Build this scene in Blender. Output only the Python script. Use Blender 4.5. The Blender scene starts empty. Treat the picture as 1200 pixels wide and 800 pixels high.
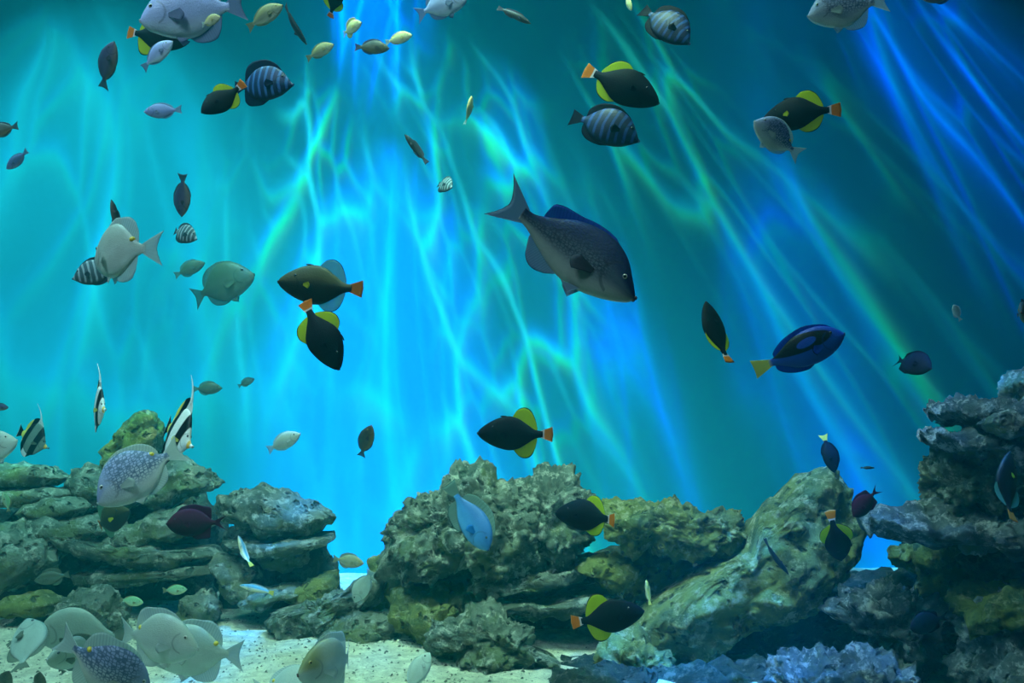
import bpy, bmesh, math, random
from mathutils import Vector, Matrix, Euler, noise

S = bpy.context.scene
COL = S.collection
R = math.radians
random.seed(7)

# ------------------------------------------------------------------ camera
CAM_H, FOC, HORIZON = 1.1, 1200.0, 500.0
cam_data = bpy.data.cameras.new('camera')
cam_data.sensor_width = 36.0
cam_data.lens = 36.0
cam_data.shift_y = (HORIZON - 400.0) / 1200.0
cam_data.clip_start = 0.05
cam = bpy.data.objects.new('camera', cam_data)
COL.objects.link(cam)
cam.location = (0, 0, CAM_H)
cam.rotation_euler = (math.pi / 2, 0, 0)
S.camera = cam


def at(px, py, D):
    """the point that stands D metres into the tank at a place of the 1200x800 frame"""
    return Vector(((px - 600.0) / FOC * D, D, CAM_H + (HORIZON - py) / FOC * D))


# ------------------------------------------------------------------ view, world
S.view_settings.view_transform = 'Standard'
S.view_settings.look = 'None'
S.view_settings.gamma = 1.0
S.view_settings.use_curve_mapping = False
S.view_settings.exposure = -0.5
S.cycles.volume_bounces = 1
S.cycles.max_bounces = 6
S.cycles.transparent_max_bounces = 12
S.cycles.use_denoising = True

w = bpy.data.worlds.new('world')
S.world = w
w.use_nodes = True
bg = w.node_tree.nodes['Background']
bg.inputs['Color'].default_value = (0.0, 0.30, 0.50, 1)
bg.inputs['Strength'].default_value = 0.035


# ------------------------------------------------------------------ node helper
class NT:
    def __init__(self, tree):
        self.t = tree

    def n(self, kind, ins=None, **props):
        nd = self.t.nodes.new(kind)
        for k, v in props.items():
            setattr(nd, k, v)
        for k, v in (ins or {}).items():
            s = nd.inputs[k]
            if isinstance(v, bpy.types.NodeSocket):
                self.t.links.new(v, s)
            elif isinstance(v, (tuple, list)) and len(v) == 3 and s.type == 'RGBA':
                s.default_value = (*v, 1)
            else:
                s.default_value = v
        return nd

    def math(self, op, a, b=0.0, c=None, clamp=False):
        ins = {0: a, 1: b}
        if c is not None:
            ins[2] = c
        return self.n('ShaderNodeMath', ins, operation=op, use_clamp=clamp).outputs[0]

    def vmath(self, op, a, b=(0, 0, 0)):
        return self.n('ShaderNodeVectorMath', {0: a, 1: b}, operation=op).outputs[0]

    def step(self, x, lo, hi, a=0.0, b=1.0):
        return self.n('ShaderNodeMapRange', {0: x, 1: lo, 2: hi, 3: a, 4: b}, interpolation_type='SMOOTHSTEP').outputs[0]

    def mix(self, f, a, b, blend='MIX'):
        nd = self.n('ShaderNodeMix', data_type='RGBA', blend_type=blend)
        for idx, v in ((0, f), (6, a), (7, b)):
            s = nd.inputs[idx]
            if isinstance(v, bpy.types.NodeSocket):
                self.t.links.new(v, s)
            elif isinstance(v, (tuple, list)):
                s.default_value = (*v[:3], 1)
            else:
                s.default_value = v
        return nd.outputs[2]

    def noise(self, vec, scale, detail=3.0, rough=0.5, dist=0.0):
        return self.n('ShaderNodeTexNoise', {'Vector': vec, 'Scale': scale, 'Detail': detail, 'Roughness': rough, 'Distortion': dist}).outputs[0]

    def sep(self, v):
        return self.n('ShaderNodeSeparateXYZ', {0: v}).outputs

    def comb(self, x, y, z):
        return self.n('ShaderNodeCombineXYZ', {0: x, 1: y, 2: z}).outputs[0]


# ------------------------------------------------------------------ lamps
# Every ripple lamp hangs above the water; the rippled surface below it breaks its light
# into a moving net, so each lamp's light carries that net (worked out on the
# level plane of the surface, with a little colour dispersion).
def ripple_light(name, loc, target, energy, colour, cone, blend, size, scale, gain, base, seed, power=3.0, patch=0.0, disp=0.012, stretch=0.5):
    ld = bpy.data.lights.new(name, 'SPOT')
    ld.energy = energy
    ld.spot_size = R(cone)
    ld.spot_blend = blend
    ld.shadow_soft_size = size
    ld.color = colour
    o = bpy.data.objects.new(name, ld)
    COL.objects.link(o)
    o.location = loc
    d = Vector(target) - Vector(loc)
    q = d.to_track_quat('-Z', 'Y')
    o.rotation_euler = q.to_euler()
    ld.use_nodes = True
    t = NT(ld.node_tree)
    em = ld.node_tree.nodes['Emission']
    nrm = t.n('ShaderNodeTexCoord').outputs['Normal']
    wd = t.n('ShaderNodeVectorRotate', {'Vector': nrm, 'Rotation': tuple(o.rotation_euler)}, rotation_type='EULER_XYZ').outputs[0]
    x, y, z = t.sep(wd)
    z = t.math('MAXIMUM', t.math('ABSOLUTE', z), 0.05)
    u, v = t.math('DIVIDE', x, z), t.math('DIVIDE', y, z)
    p = t.comb(t.math('ADD', u, seed), t.math('ADD', t.math('MULTIPLY', v, stretch), seed * 0.7), 0.0)
    wob = t.n('ShaderNodeTexNoise', {'Vector': p, 'Scale': scale * 0.55, 'Detail': 2.0}).outputs['Color']
    wob = t.vmath('SUBTRACT', wob, (0.5, 0.5, 0.5))
    wob = t.n('ShaderNodeVectorMath', {0: wob, 'Scale': 1.6 / scale}, operation='SCALE').outputs[0]
    p2 = t.vmath('ADD', p, wob)
    chans = []
    for k in range(3):
        pk = t.vmath('ADD', p2, (disp * k, -disp * k * 1.4, 0.0))
        acc = None
        for sc, wt in ((scale, 1.0), (scale * 2.1, 0.45)):
            e = t.n('ShaderNodeTexVoronoi', {'Vector': pk, 'Scale': sc}, voronoi_dimensions='2D', feature='DISTANCE_TO_EDGE').outputs['Distance']
            line = t.math('POWER', t.math('SUBTRACT', 1.0, t.math('MULTIPLY', e, 2.2), clamp=True), power * 2.5)
            line = t.math('MULTIPLY', line, wt)
            acc = line if acc is None else t.math('ADD', acc, line)
        chans.append(acc)
    mask = t.step(t.noise(p, scale * 0.45, 2.0), 0.38, 0.68)
    if patch:
        pm = t.step(t.noise(t.vmath('ADD', p, (5.2, 1.3, 0)), scale * 0.28, 3.0, 0.6), 0.5 - 0.12 * patch, 0.5 + 0.12)
    out = []
    for c in chans:
        vv = t.math('MULTIPLY', t.math('MULTIPLY', c, mask), gain)
        vv = t.math('ADD', vv, base)
        if patch:
            vv = t.math('MULTIPLY', vv, pm)
        out.append(vv)
    col = t.n('ShaderNodeCombineColor', {0: out[0], 1: out[1], 2: out[2]}).outputs[0]
    ld.node_tree.links.new(col, em.inputs['Color'])
    return o


def area_light(name, loc, target, energy, colour, sx, sy, spread=180):
    ld = bpy.data.lights.new(name, 'AREA')
    ld.shape = 'RECTANGLE'
    ld.size, ld.size_y = sx, sy
    ld.spread = R(spread)
    ld.energy = energy
    ld.color = colour
    o = bpy.data.objects.new(name, ld)
    COL.objects.link(o)
    o.location = loc
    o.rotation_euler = (Vector(target) - Vector(loc)).to_track_quat('-Z', 'Y').to_euler()
    return o


WALL_Y = 8.0
# the daylight-white lamps over the left of the tank
ripple_light('daylight_lamp', (-1.7, 4.7, 7.8), at(530, 640, WALL_Y), 12500, (0.50, 1.0, 0.74), 41, 1.0, 0.02, 13.0, 2.0, 0.14, 5.9, power=3.4, patch=0.0, disp=0.003, stretch=0.5)
ripple_light('daylight_lamp', (-1.3, 5.2, 7.8), at(930, 400, WALL_Y), 4200, (0.55, 1.0, 0.55), 30, 1.0, 0.02, 9.0, 2.6, 0.04, 2.2, power=4.0, patch=0.0, disp=0.003, stretch=0.35)
ripple_light('daylight_lamp', (-3.2, 4.9, 7.4), at(110, 560, WALL_Y), 5200, (0.26, 1.0, 0.92), 46, 1.0, 0.02, 6.0, 1.2, 0.6, 7.7, power=2.0, disp=0.004)
# blue lamps along the back wall
BL = (0.0, 0.24, 1.0)
for i, (tx, ty, e, cone, sd, pa, ba) in enumerate([
        (450, 640, 40000, 21, 1.7, 0.0, 0.45), (590, 200, 11000, 11, 8.3, 0.6, 0.4), (450, -10, 10000, 15, 4.4, 0.6, 0.4), (880, 200, 12000, 13, 6.1, 0.7, 0.35),
        (1040, 620, 24000, 19, 2.9, 0.3, 0.4), (1170, 200, 5500, 22, 9.7, 0.8, 0.35), (690, 600, 22000, 17, 5.6, 0.7, 0.4)]):
    tgt = at(tx, ty, WALL_Y)
    ripple_light('blue_lamp', (-1.0 + (tx - 450) / 1200 * 3.0, 6.0, 7.6), tgt, e, BL, cone, 1.0, 0.012, 7.0, 3.0, ba, sd, patch=pa, disp=0.004)
# blue lamps over the rocks
ripple_light('blue_lamp', (0.6, 4.4, 6.6), (0.7, 5.0, 0.5), 7000, (0.0, 0.25, 1.0), 55, 0.9, 0.01, 9.0, 4.0, 0.0, 12.3, power=1.6, patch=0.5, disp=0.0)
ripple_light('blue_lamp', (1.7, 3.3, 6.4), (1.9, 4.5, 0.8), 15000, (0.02, 0.26, 1.0), 34, 0.8, 0.01, 10.0, 3.0, 0.12, 3.3, power=1.5, patch=0.3, disp=0.0)
# broad fill lights added overhead to brighten the rocks and the fish
area_light('fill_light', (-2.6, 3.8, 5.4), (-2.2, 5.2, 0), 145, (0.36, 0.95, 0.95), 2.0, 1.6, 130)
area_light('fill_light', (-0.2, 3.2, 5.2), (0.3, 5.2, 0.4), 92, (0.54, 1.0, 0.68), 1.2, 1.2, 72)
area_light('fill_light', (-2.3, 0.8, 4.9), (-1.7, 3.2, 1.3), 46, (0.60, 0.92, 1.0), 1.5, 1.2, 85)
area_light('fill_light', (1.6, 0.8, 4.9), (1.2, 3.4, 1.3), 6, (0.30, 0.65, 1.0), 1.5, 1.2, 95)


# ------------------------------------------------------------------ mesh helpers
def link(name, me, mat=None, parent=None, **props):
    o = bpy.data.objects.new(name, me)
    COL.objects.link(o)
    if mat is not None and not me.materials:
        me.materials.append(mat)
    if parent is not None:
        o.parent = parent
    for k, v in props.items():
        o[k] = v
    return o


def mesh(name, vs, fs, smooth=True, uvs=None):
    me = bpy.data.meshes.new(name)
    me.from_pydata(vs, [], fs)
    if smooth:
        me.polygons.foreach_set('use_smooth', [True] * len(fs))
    if uvs:
        lay = me.uv_layers.new(name='UVMap')
        li = [0] * len(me.loops)
        me.loops.foreach_get('vertex_index', li)
        flat = []
        for i in li:
            flat.extend(uvs[i])
        lay.data.foreach_set('uv', flat)
    me.update()
    return me


def material(name):
    m = bpy.data.materials.new(name)
    m.use_nodes = True
    m.node_tree.nodes.clear()
    t = NT(m.node_tree)
    out = t.n('ShaderNodeOutputMaterial')
    return m, t, out


def principled(t, out, base, rough=0.6, spec=0.3, bump=None, bump_s=0.3, bump_d=0.02):
    b = t.n('ShaderNodeBsdfPrincipled', {'Base Color': base, 'Roughness': rough, 'Specular IOR Level': spec})
    if bump is not None:
        bn = t.n('ShaderNodeBump', {'Height': bump, 'Strength': bump_s, 'Distance': bump_d})
        t.t.links.new(bn.outputs[0], b.inputs['Normal'])
    t.t.links.new(b.outputs[0], out.inputs['Surface'])
    return b


# ------------------------------------------------------------------ the tank
mw, t, out = material('painted_wall')
oc = t.n('ShaderNodeTexCoord').outputs['Object']
base = t.mix(t.noise(oc, 0.5, 4.0), (0.008, 0.28, 0.42), (0.012, 0.34, 0.48))
principled(t, out, base, 0.9, 0.1, t.noise(oc, 6.0, 4.0), 0.2, 0.02)
bm = bmesh.new()
bmesh.ops.create_cube(bm, size=1, matrix=Matrix.Translation((0, WALL_Y + 0.1, 3.2)) @ Matrix.Diagonal((24, 0.2, 6.8, 1)))
me = bpy.data.meshes.new('wall_back')
bm.to_mesh(me)
link('wall_back', me, mw, kind='structure')

ms, t, out = material('coral_sand')
oc = t.n('ShaderNodeTexCoord').outputs['Object']
c = t.mix(t.step(t.noise(oc, 14.0, 6.0, 0.7), 0.3, 0.7), (0.44, 0.44, 0.32), (0.78, 0.77, 0.56))
c = t.mix(t.step(t.noise(oc, 60.0, 3.0), 0.62, 0.72), c, (0.16, 0.17, 0.14))
principled(t, out, c, 0.95, 0.1, t.noise(oc, 45.0, 5.0, 0.7), 0.8, 0.03)
vs, fs = [], []
NX, NY = 150, 110
for j in range(NY + 1):
    for i in range(NX + 1):
        x = -6 + 12 * i / NX
        y = 1.5 + (WALL_Y - 1.5) * j / NY
        z = 0.05 * noise.fractal((x * 1.1, y * 1.3, 0.3), 0.9, 2.0, 4) + 0.012 * noise.noise((x * 9, y * 9, 4))
        vs.append((x, y, z - 0.01))
for j in range(NY):
    for i in range(NX):
        a = j * (NX + 1) + i
        fs.append((a, a + 1, a + NX + 2, a + NX + 1))
link('floor', mesh('floor', vs, fs), ms, kind='structure')

mv, t, out = material('tank_water')
vol = t.n('ShaderNodeVolumeScatter', {'Color': (0.02, 0.85, 0.95), 'Density': 0.018, 'Anisotropy': 0.2})
ab = t.n('ShaderNodeVolumeAbsorption', {'Color': (0.1, 0.75, 0.85), 'Density': 0.03})
add = t.n('ShaderNodeAddShader', {0: vol.outputs[0], 1: ab.outputs[0]})
t.t.links.new(add.outputs[0], out.inputs['Volume'])
bm = bmesh.new()
bmesh.ops.create_cube(bm, size=1, matrix=Matrix.Translation((0, 3.5, 2.35)) @ Matrix.Diagonal((23.8, 8.99, 5.5, 1)))
me = bpy.data.meshes.new('water')
bm.to_mesh(me)
link('water', me, mv, kind='stuff', label='clear blue-green sea water that fills the tank')


# ------------------------------------------------------------------ rocks
def rock_material(name, a, b, algae, pale, algae_amt):
    m, t, out = material(name)
    oc = t.n('ShaderNodeTexCoord').outputs['Object']
    n1 = t.noise(oc, 5.0, 6.0, 0.65)
    c = t.mix(t.step(n1, 0.35, 0.65), a, b)
    n2 = t.noise(t.vmath('ADD', oc, (7.3, 1.1, 2.7)), 3.2, 6.0, 0.7)
    c = t.mix(t.step(n2, 0.62 - 0.3 * algae_amt, 0.78 - 0.3 * algae_amt), c, algae)
    n3 = t.noise(t.vmath('ADD', oc, (1.3, 9.1, 4.7)), 11.0, 6.0, 0.75)
    c = t.mix(t.step(n3, 0.50, 0.62), c, pale)
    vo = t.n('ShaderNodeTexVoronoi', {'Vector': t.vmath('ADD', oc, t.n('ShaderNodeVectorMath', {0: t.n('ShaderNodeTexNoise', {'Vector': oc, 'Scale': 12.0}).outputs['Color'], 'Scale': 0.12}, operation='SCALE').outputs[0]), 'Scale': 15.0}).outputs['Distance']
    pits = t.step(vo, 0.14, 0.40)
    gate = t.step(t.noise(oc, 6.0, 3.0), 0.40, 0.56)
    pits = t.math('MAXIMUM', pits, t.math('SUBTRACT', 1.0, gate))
    c = t.mix(pits, t.mix(0.75, c, (0.02, 0.03, 0.025)), c)  # pits also darkened in the base colour, as shade in the recesses
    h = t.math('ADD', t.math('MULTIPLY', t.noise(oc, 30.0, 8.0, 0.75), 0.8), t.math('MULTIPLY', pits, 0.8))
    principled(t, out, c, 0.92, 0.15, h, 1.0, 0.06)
    return m


RM = {
    'grey': rock_material('grey_limestone', (0.13, 0.17, 0.13), (0.30, 0.34, 0.26), (0.20, 0.25, 0.10), (0.58, 0.62, 0.50), 0.3),
    'green': rock_material('algae_limestone', (0.11, 0.15, 0.06), (0.24, 0.29, 0.13), (0.30, 0.33, 0.09), (0.52, 0.53, 0.30), 0.6),
    'dim_green': rock_material('dimmed_algae_limestone', (0.05, 0.08, 0.04), (0.12, 0.16, 0.07), (0.16, 0.20, 0.05), (0.28, 0.30, 0.16), 0.5),  # darker copy of the algae limestone; dim light put into its colour
    'dark': rock_material('shaded_limestone', (0.03, 0.045, 0.04), (0.07, 0.09, 0.08), (0.05, 0.08, 0.03), (0.15, 0.17, 0.14), 0.3),  # near-black limestone copy; the shade of the gaps is put into its colour
    'blue': rock_material('blue_grey_limestone', (0.08, 0.11, 0.13), (0.20, 0.24, 0.26), (0.14, 0.19, 0.09), (0.46, 0.50, 0.52), 0.2),
}


def ray_poly(poly, th):
    dx, dz = math.cos(th), math.sin(th)
    best = 0.0
    n = len(poly)
    for i in range(n):
        ax, az = poly[i]
        bx, bz = poly[(i + 1) % n]
        ex, ez = bx - ax, bz - az
        den = dx * ez - dz * ex
        if abs(den) < 1e-9:
            continue
        s = (ax * ez - az * ex) / den
        u = (ax * dz - az * dx) / den
        if s > 0 and -1e-6 <= u <= 1 + 1e-6:
            best = max(best, s)
    return best or 0.5


_ICO = {}


def ico(sub):
    if sub not in _ICO:
        bm = bmesh.new()
        bmesh.ops.create_icosphere(bm, subdivisions=sub, radius=1.0)
        bm.verts.ensure_lookup_table()
        _ICO[sub] = ([v.co.copy() for v in bm.verts], [[v.index for v in f.verts] for f in bm.faces])
        bm.free()
    return _ICO[sub]


ROCK_SEED = [0]


def rock(label, pix, D, thick, mat='grey', sub=5, rough=1.0, strata=0.0, group=None, lump=1.0, name='rock'):
    """a stone whose front outline has the given corners (seen at its own distance D), thick metres deep from its middle"""
    ROCK_SEED[0] += 1
    sd = ROCK_SEED[0] * 13.7
    pts = [at(x, y, D) for x, y in pix]
    xs = [p.x for p in pts]
    zs = [p.z for p in pts]
    cx, cz = (min(xs) + max(xs)) / 2, (min(zs) + max(zs)) / 2
    A, B = (max(xs) - min(xs)) / 2, (max(zs) - min(zs)) / 2
    poly = [((p.x - cx) / A, (p.z - cz) / B) for p in pts]
    NT_ = 360
    tab = [ray_poly(poly, 2 * math.pi * i / NT_) for i in range(NT_)]
    tab = [(tab[i - 2] + 2 * tab[i - 1] + 3 * tab[i] + 2 * tab[(i + 1) % NT_] + tab[(i + 2) % NT_]) / 9 for i in range(NT_)]
    dirs, faces = ico(sub)
    size = min(A, B, thick * 1.5)
    rough *= 0.65 if D > 5.7 else 1.0
    big = max(A, B)
    vs = []
    fr = noise.fractal
    for d in dirs:
        th = math.atan2(d.z, d.x) % (2 * math.pi)
        rho = math.hypot(d.x, d.z)
        f = th / (2 * math.pi) * NT_
        i0 = int(f) % NT_
        rr = tab[i0] * (1 - (f - int(f))) + tab[(i0 + 1) % NT_] * (f - int(f))
        k = rho ** 0.62
        x, z = d.x / (rho + 1e-9) * rr * k * A, d.z / (rho + 1e-9) * rr * k * B
        y = math.copysign(abs(d.y) ** 0.75, d.y) * thick
        # lumps, ridges and fine roughness
        q = Vector((x + sd, y + sd * 0.3, z - sd))
        n1 = fr(q * (0.75 / size), 0.8, 2.0, 3)
        n2 = fr(q * 7.0, 0.55, 2.1, 5)
        rid = abs(noise.noise(q * 4.2 + Vector((3, 1, 8))))
        n3 = 0.5 - noise.voronoi(q * 9.0)[0][0]
        nrm = Vector((d.x / A, d.y / thick, d.z / B)).normalized()
        amp = size * 0.16 * lump * n1 + rough * (0.052 * n2 - 0.035 * (0.25 - min(rid, 0.25)) / 0.25 * 0.9 + 0.040 * n3) * min(1.0, size / 0.12)
        if strata:
            la = noise.noise((sd, x * 0.8, z * 16.0)) + 0.6 * noise.noise((sd + 5, x * 1.1, z * 34.0))
            y += (1 if y > 0 else -1) * strata * la * rho * 0.9
            x += math.copysign(strata * 0.4 * la, x) * min(1, abs(x) / (A * 0.7))
        vs.append((x + nrm.x * amp, y + nrm.y * amp, z + nrm.z * amp))
    me = mesh(name, vs, faces)
    o = link(name, me, RM[mat], label=label, category='rock')
    o.location = (cx, D + 0.0, cz)
    if group:
        o['group'] = group
    return o


LP = 'stones of the left rock pile'
LM = 'stones of the pile beside the left pile'
CP = 'stones of the central rock mass'
RP = 'stones of the right rock stack'
RC = 'rocks between the centre and the right stack'
E_ = 'added dark stones standing in for shade among the rock piles'  # backing stones added so that gaps and hollows look dark
# --- left pile
rock('large added dark stone for the shaded gaps behind the slabs of the left pile', [(-30, 600), (30, 585), (110, 575), (185, 560), (225, 570), (258, 620), (252, 690), (240, 735), (120, 745), (30, 735), (-30, 720)], 6.75, 0.28, 'dark', 5, group=E_)
rock('pointed pale green crag on top of the left pile', [(122, 530), (135, 512), (150, 497), (172, 478), (186, 486), (190, 520), (175, 548), (140, 562), (120, 552)], 6.45, 0.16, 'green', 5, group=LP)
rock('brown green stone under the left side of the pointed crag', [(82, 575), (88, 550), (110, 545), (150, 548), (185, 545), (195, 570), (180, 592), (115, 602), (92, 596)], 6.4, 0.2, 'grey', 5, strata=0.03, group=LP)
rock('ragged slab jutting right below the banded idol fish on the left pile', [(170, 556), (190, 540), (215, 537), (228, 545), (247, 548), (262, 566), (250, 576), (222, 580), (196, 596), (172, 590)], 6.35, 0.2, 'grey', 5, strata=0.03, group=LP)
rock('flat grey slab topping the far left end of the left pile', [(-20, 555), (5, 546), (20, 540), (55, 547), (80, 560), (60, 570), (-20, 570)], 6.35, 0.2, 'grey', 4, strata=0.02, group=LP)
rock('long thin slab second from top at the far left end', [(-20, 573), (20, 568), (80, 570), (88, 580), (62, 591), (-20, 594)], 6.3, 0.22, 'grey', 4, strata=0.02, group=LP)
rock('short rounded slab below the brown green stone of the left pile', [(28, 600), (40, 588), (65, 582), (92, 582), (112, 592), (100, 606), (50, 613), (30, 608)], 6.2, 0.2, 'grey', 4, strata=0.02, group=LP)
rock('speckled pale slab with a blunt left end in the middle of the left pile', [(37, 612), (45, 605), (100, 603), (142, 608), (152, 622), (110, 638), (60, 638), (38, 630)], 6.1, 0.2, 'grey', 5, strata=0.02, group=LP)
rock('slanting slab behind the dark maroon fish on the left pile', [(122, 632), (150, 616), (205, 596), (243, 600), (252, 616), (215, 630), (160, 645), (128, 644)], 6.12, 0.22, 'grey', 5, strata=0.025, group=LP)
rock('long thin slab dipping to the right under the speckled slab', [(48, 622), (62, 622), (90, 634), (130, 645), (190, 645), (250, 640), (264, 652), (205, 664), (130, 658), (80, 648)], 6.05, 0.2, 'grey', 5, strata=0.02, group=LP)
rock('lowest long slab of the left pile over a dark hollow', [(85, 672), (120, 664), (165, 661), (210, 662), (256, 656), (262, 668), (200, 679), (125, 687), (90, 683)], 6.08, 0.2, 'grey', 5, strata=0.02, group=LP)
rock('rounded grey green boulder at the left frame edge in the left pile', [(-30, 625), (5, 615), (30, 613), (58, 632), (70, 655), (50, 680), (25, 692), (-30, 692)], 5.95, 0.25, 'grey', 5, group=LP)
rock('low domed boulder on the sand under the left pile', [(66, 722), (75, 702), (100, 692), (135, 695), (148, 712), (140, 735), (100, 742), (70, 736)], 5.6, 0.18, 'grey', 5, group=LP)
rock('flat greenish stone on the sand left of the domed boulder', [(0, 708), (15, 698), (50, 693), (72, 704), (58, 720), (15, 722)], 5.75, 0.16, 'green', 4, group=LP)
rock('knobbly upright stone at the right foot of the left pile', [(208, 725), (214, 702), (236, 690), (256, 692), (264, 714), (256, 742), (228, 744), (212, 738)], 5.8, 0.13, 'grey', 5, lump=1.6, group=LP)
# --- second pile
rock('added dark stone for the shaded gaps behind the second pile of slabs', [(258, 640), (275, 612), (330, 605), (378, 622), (392, 650), (398, 700), (385, 745), (310, 752), (262, 740)], 6.45, 0.24, 'dark', 5, group=E_)
rock('broad wedge shaped slab topping the second pile', [(260, 600), (262, 578), (300, 569), (330, 574), (370, 590), (393, 606), (385, 614), (374, 624), (330, 630), (290, 620)], 6.0, 0.3, 'grey', 5, strata=0.015, group=LM)
rock('ragged thin slab under the wedge shaped slab', [(268, 634), (290, 628), (330, 630), (388, 624), (390, 634), (366, 644), (340, 652), (290, 646)], 5.95, 0.28, 'grey', 5, strata=0.03, group=LM)
rock('bowl shaped pale stone hanging below the ragged thin slab', [(296, 648), (325, 642), (362, 644), (360, 658), (335, 672), (308, 664)], 6.0, 0.16, 'grey', 4, group=LM)
rock('knobbly blue spotted stone at the left of the second pile', [(248, 662), (258, 654), (276, 652), (288, 660), (300, 672), (310, 688), (296, 702), (272, 698), (254, 680)], 5.85, 0.13, 'grey', 5, lump=1.6, group=LM)
rock('thin curled slab in the middle of the second pile', [(280, 706), (296, 692), (330, 684), (352, 684), (360, 692), (330, 702), (310, 712), (288, 714)], 5.8, 0.18, 'grey', 5, strata=0.02, group=LM)
rock('small rounded slab with a yellowish upper edge in the second pile', [(334, 698), (352, 684), (372, 674), (396, 668), (398, 686), (380, 702), (352, 710)], 5.85, 0.18, 'green', 4, group=LM)
rock('thick pitted slab slanting up to the right beside the sand', [(311, 728), (320, 716), (345, 710), (375, 705), (410, 690), (438, 668), (458, 672), (455, 700), (425, 720), (385, 738), (345, 752), (318, 746)], 5.6, 0.22, 'grey', 6, group=LM)
rock('low grey stone between the slanting slab and the central mass', [(374, 742), (395, 728), (430, 716), (460, 722), (466, 744), (440, 757), (395, 757)], 5.4, 0.18, 'grey', 5, group=LM)
rock('yellow green stone leaning on the left side of the central mass', [(430, 700), (438, 672), (446, 648), (462, 646), (474, 680), (484, 715), (462, 736), (438, 728)], 5.75, 0.2, 'green', 5, group=LM)
# --- central mass
rock('added dark stone for the shade under the big central boulder', [(478, 690), (520, 660), (620, 640), (700, 650), (760, 690), (775, 760), (740, 800), (620, 800), (520, 775), (480, 740)], 5.75, 0.32, 'dark', 5, group=E_)
rock('huge pitted rounded boulder that tops the central mass', [(452, 660), (455, 640), (462, 615), (480, 595), (505, 577), (530, 560), (555, 547), (578, 551), (586, 562), (612, 566), (636, 580), (650, 605), (655, 640), (640, 660), (600, 676), (545, 664), (500, 676), (465, 684)], 5.45, 0.42, 'grey', 6, rough=1.5, group=CP)
rock('rugged block at the upper right of the huge central boulder', [(600, 600), (612, 575), (640, 555), (660, 551), (674, 562), (682, 588), (676, 610), (692, 628), (684, 650), (650, 668), (612, 660), (598, 630)], 5.35, 0.3, 'grey', 6, rough=1.4, lump=1.4, group=CP)
rock('rounded bulge on the front of the huge central boulder', [(538, 650), (552, 620), (580, 606), (612, 606), (630, 625), (626, 655), (600, 678), (560, 676)], 5.1, 0.14, 'grey', 5, rough=1.3, group=CP)
rock('mossy layered stone under the left of the huge central boulder', [(460, 705), (466, 692), (500, 688), (545, 693), (552, 708), (530, 730), (495, 746), (470, 732)], 5.35, 0.28, 'green', 5, strata=0.03, group=CP)
rock('pale ledge running right under the huge central boulder', [(548, 706), (575, 698), (640, 700), (700, 688), (722, 694), (700, 712), (650, 718), (600, 718), (560, 716)], 5.3, 0.28, 'grey', 5, strata=0.03, group=CP)
rock('wedge of stone between the boulder and the pale ledge', [(545, 690), (560, 668), (600, 668), (650, 662), (690, 655), (686, 676), (640, 688), (590, 698), (556, 704)], 5.3, 0.26, 'grey', 5, strata=0.02, group=CP)
rock('knobbly pitted boulder on the sand in front of the central mass', [(507, 750), (512, 733), (530, 728), (556, 714), (578, 718), (598, 732), (616, 742), (622, 764), (655, 772), (656, 786), (620, 796), (575, 798), (530, 784)], 4.85, 0.2, 'grey', 6, rough=1.4, lump=1.5, group=CP)
# --- between centre and right
rock('knobbly yellow green log shaped rock bridging the gap', [(698, 602), (712, 588), (760, 583), (800, 594), (850, 600), (868, 612), (884, 642), (862, 656), (832, 656), (792, 642), (745, 640), (716, 626)], 5.1, 0.2, 'green', 6, rough=1.3, group=RC)
rock('long wide green slab leaning up to the right', [(738, 742), (758, 712), (800, 680), (850, 655), (886, 640), (880, 612), (915, 582), (938, 560), (968, 554), (986, 568), (985, 598), (1002, 612), (998, 645), (984, 672), (955, 692), (925, 722), (890, 742), (858, 748), (838, 780), (790, 762)], 5.0, 0.26, 'green', 6, rough=0.8, group=RC)
rock('blunt greenish stone just left of the hanging yellow wrasse', [(671, 664), (690, 654), (738, 652), (750, 664), (740, 684), (718, 694), (694, 682)], 5.15, 0.16, 'green', 5, group=RC)
rock('dark green stone in the shade below the log shaped rock', [(728, 684), (738, 655), (764, 645), (796, 650), (804, 668), (790, 690), (766, 708), (738, 700)], 5.3, 0.16, 'green', 5, group=RC)
rock('added dark stone for the shaded gaps behind the log shaped rock', [(700, 690), (730, 655), (800, 648), (880, 655), (880, 720), (800, 750), (720, 740)], 5.75, 0.2, 'dark', 4, group=E_)
rock('small dark stone seen in the gap left of the log shaped rock', [(692, 652), (702, 642), (730, 642), (742, 652), (730, 662), (700, 662)], 5.7, 0.12, 'dark', 4, group=RC)
rock('squat yellow green boulder under the long wide slab', [(700, 806), (702, 768), (718, 750), (752, 744), (776, 764), (784, 790), (776, 812)], 4.75, 0.2, 'green', 5, rough=1.3, group=RC)
rock('added dark stone for the shade under the long wide slab', [(752, 800), (770, 760), (840, 765), (900, 735), (960, 695), (1030, 700), (1050, 760), (1040, 815), (760, 815)], 5.3, 0.28, 'dark', 5, group=E_)
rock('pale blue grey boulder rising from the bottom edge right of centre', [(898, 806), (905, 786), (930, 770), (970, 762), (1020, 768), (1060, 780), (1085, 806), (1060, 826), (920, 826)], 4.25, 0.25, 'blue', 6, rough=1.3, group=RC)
rock('lumpy blue lit boulder with hollows below the right ledge', [(985, 702), (996, 690), (1020, 698), (1048, 686), (1080, 690), (1100, 708), (1106, 730), (1094, 760), (1074, 786), (1044, 790), (1026, 768), (1030, 742), (1002, 735), (988, 722)], 4.6, 0.24, 'blue', 6, rough=1.5, lump=1.8, group=RC)
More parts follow.
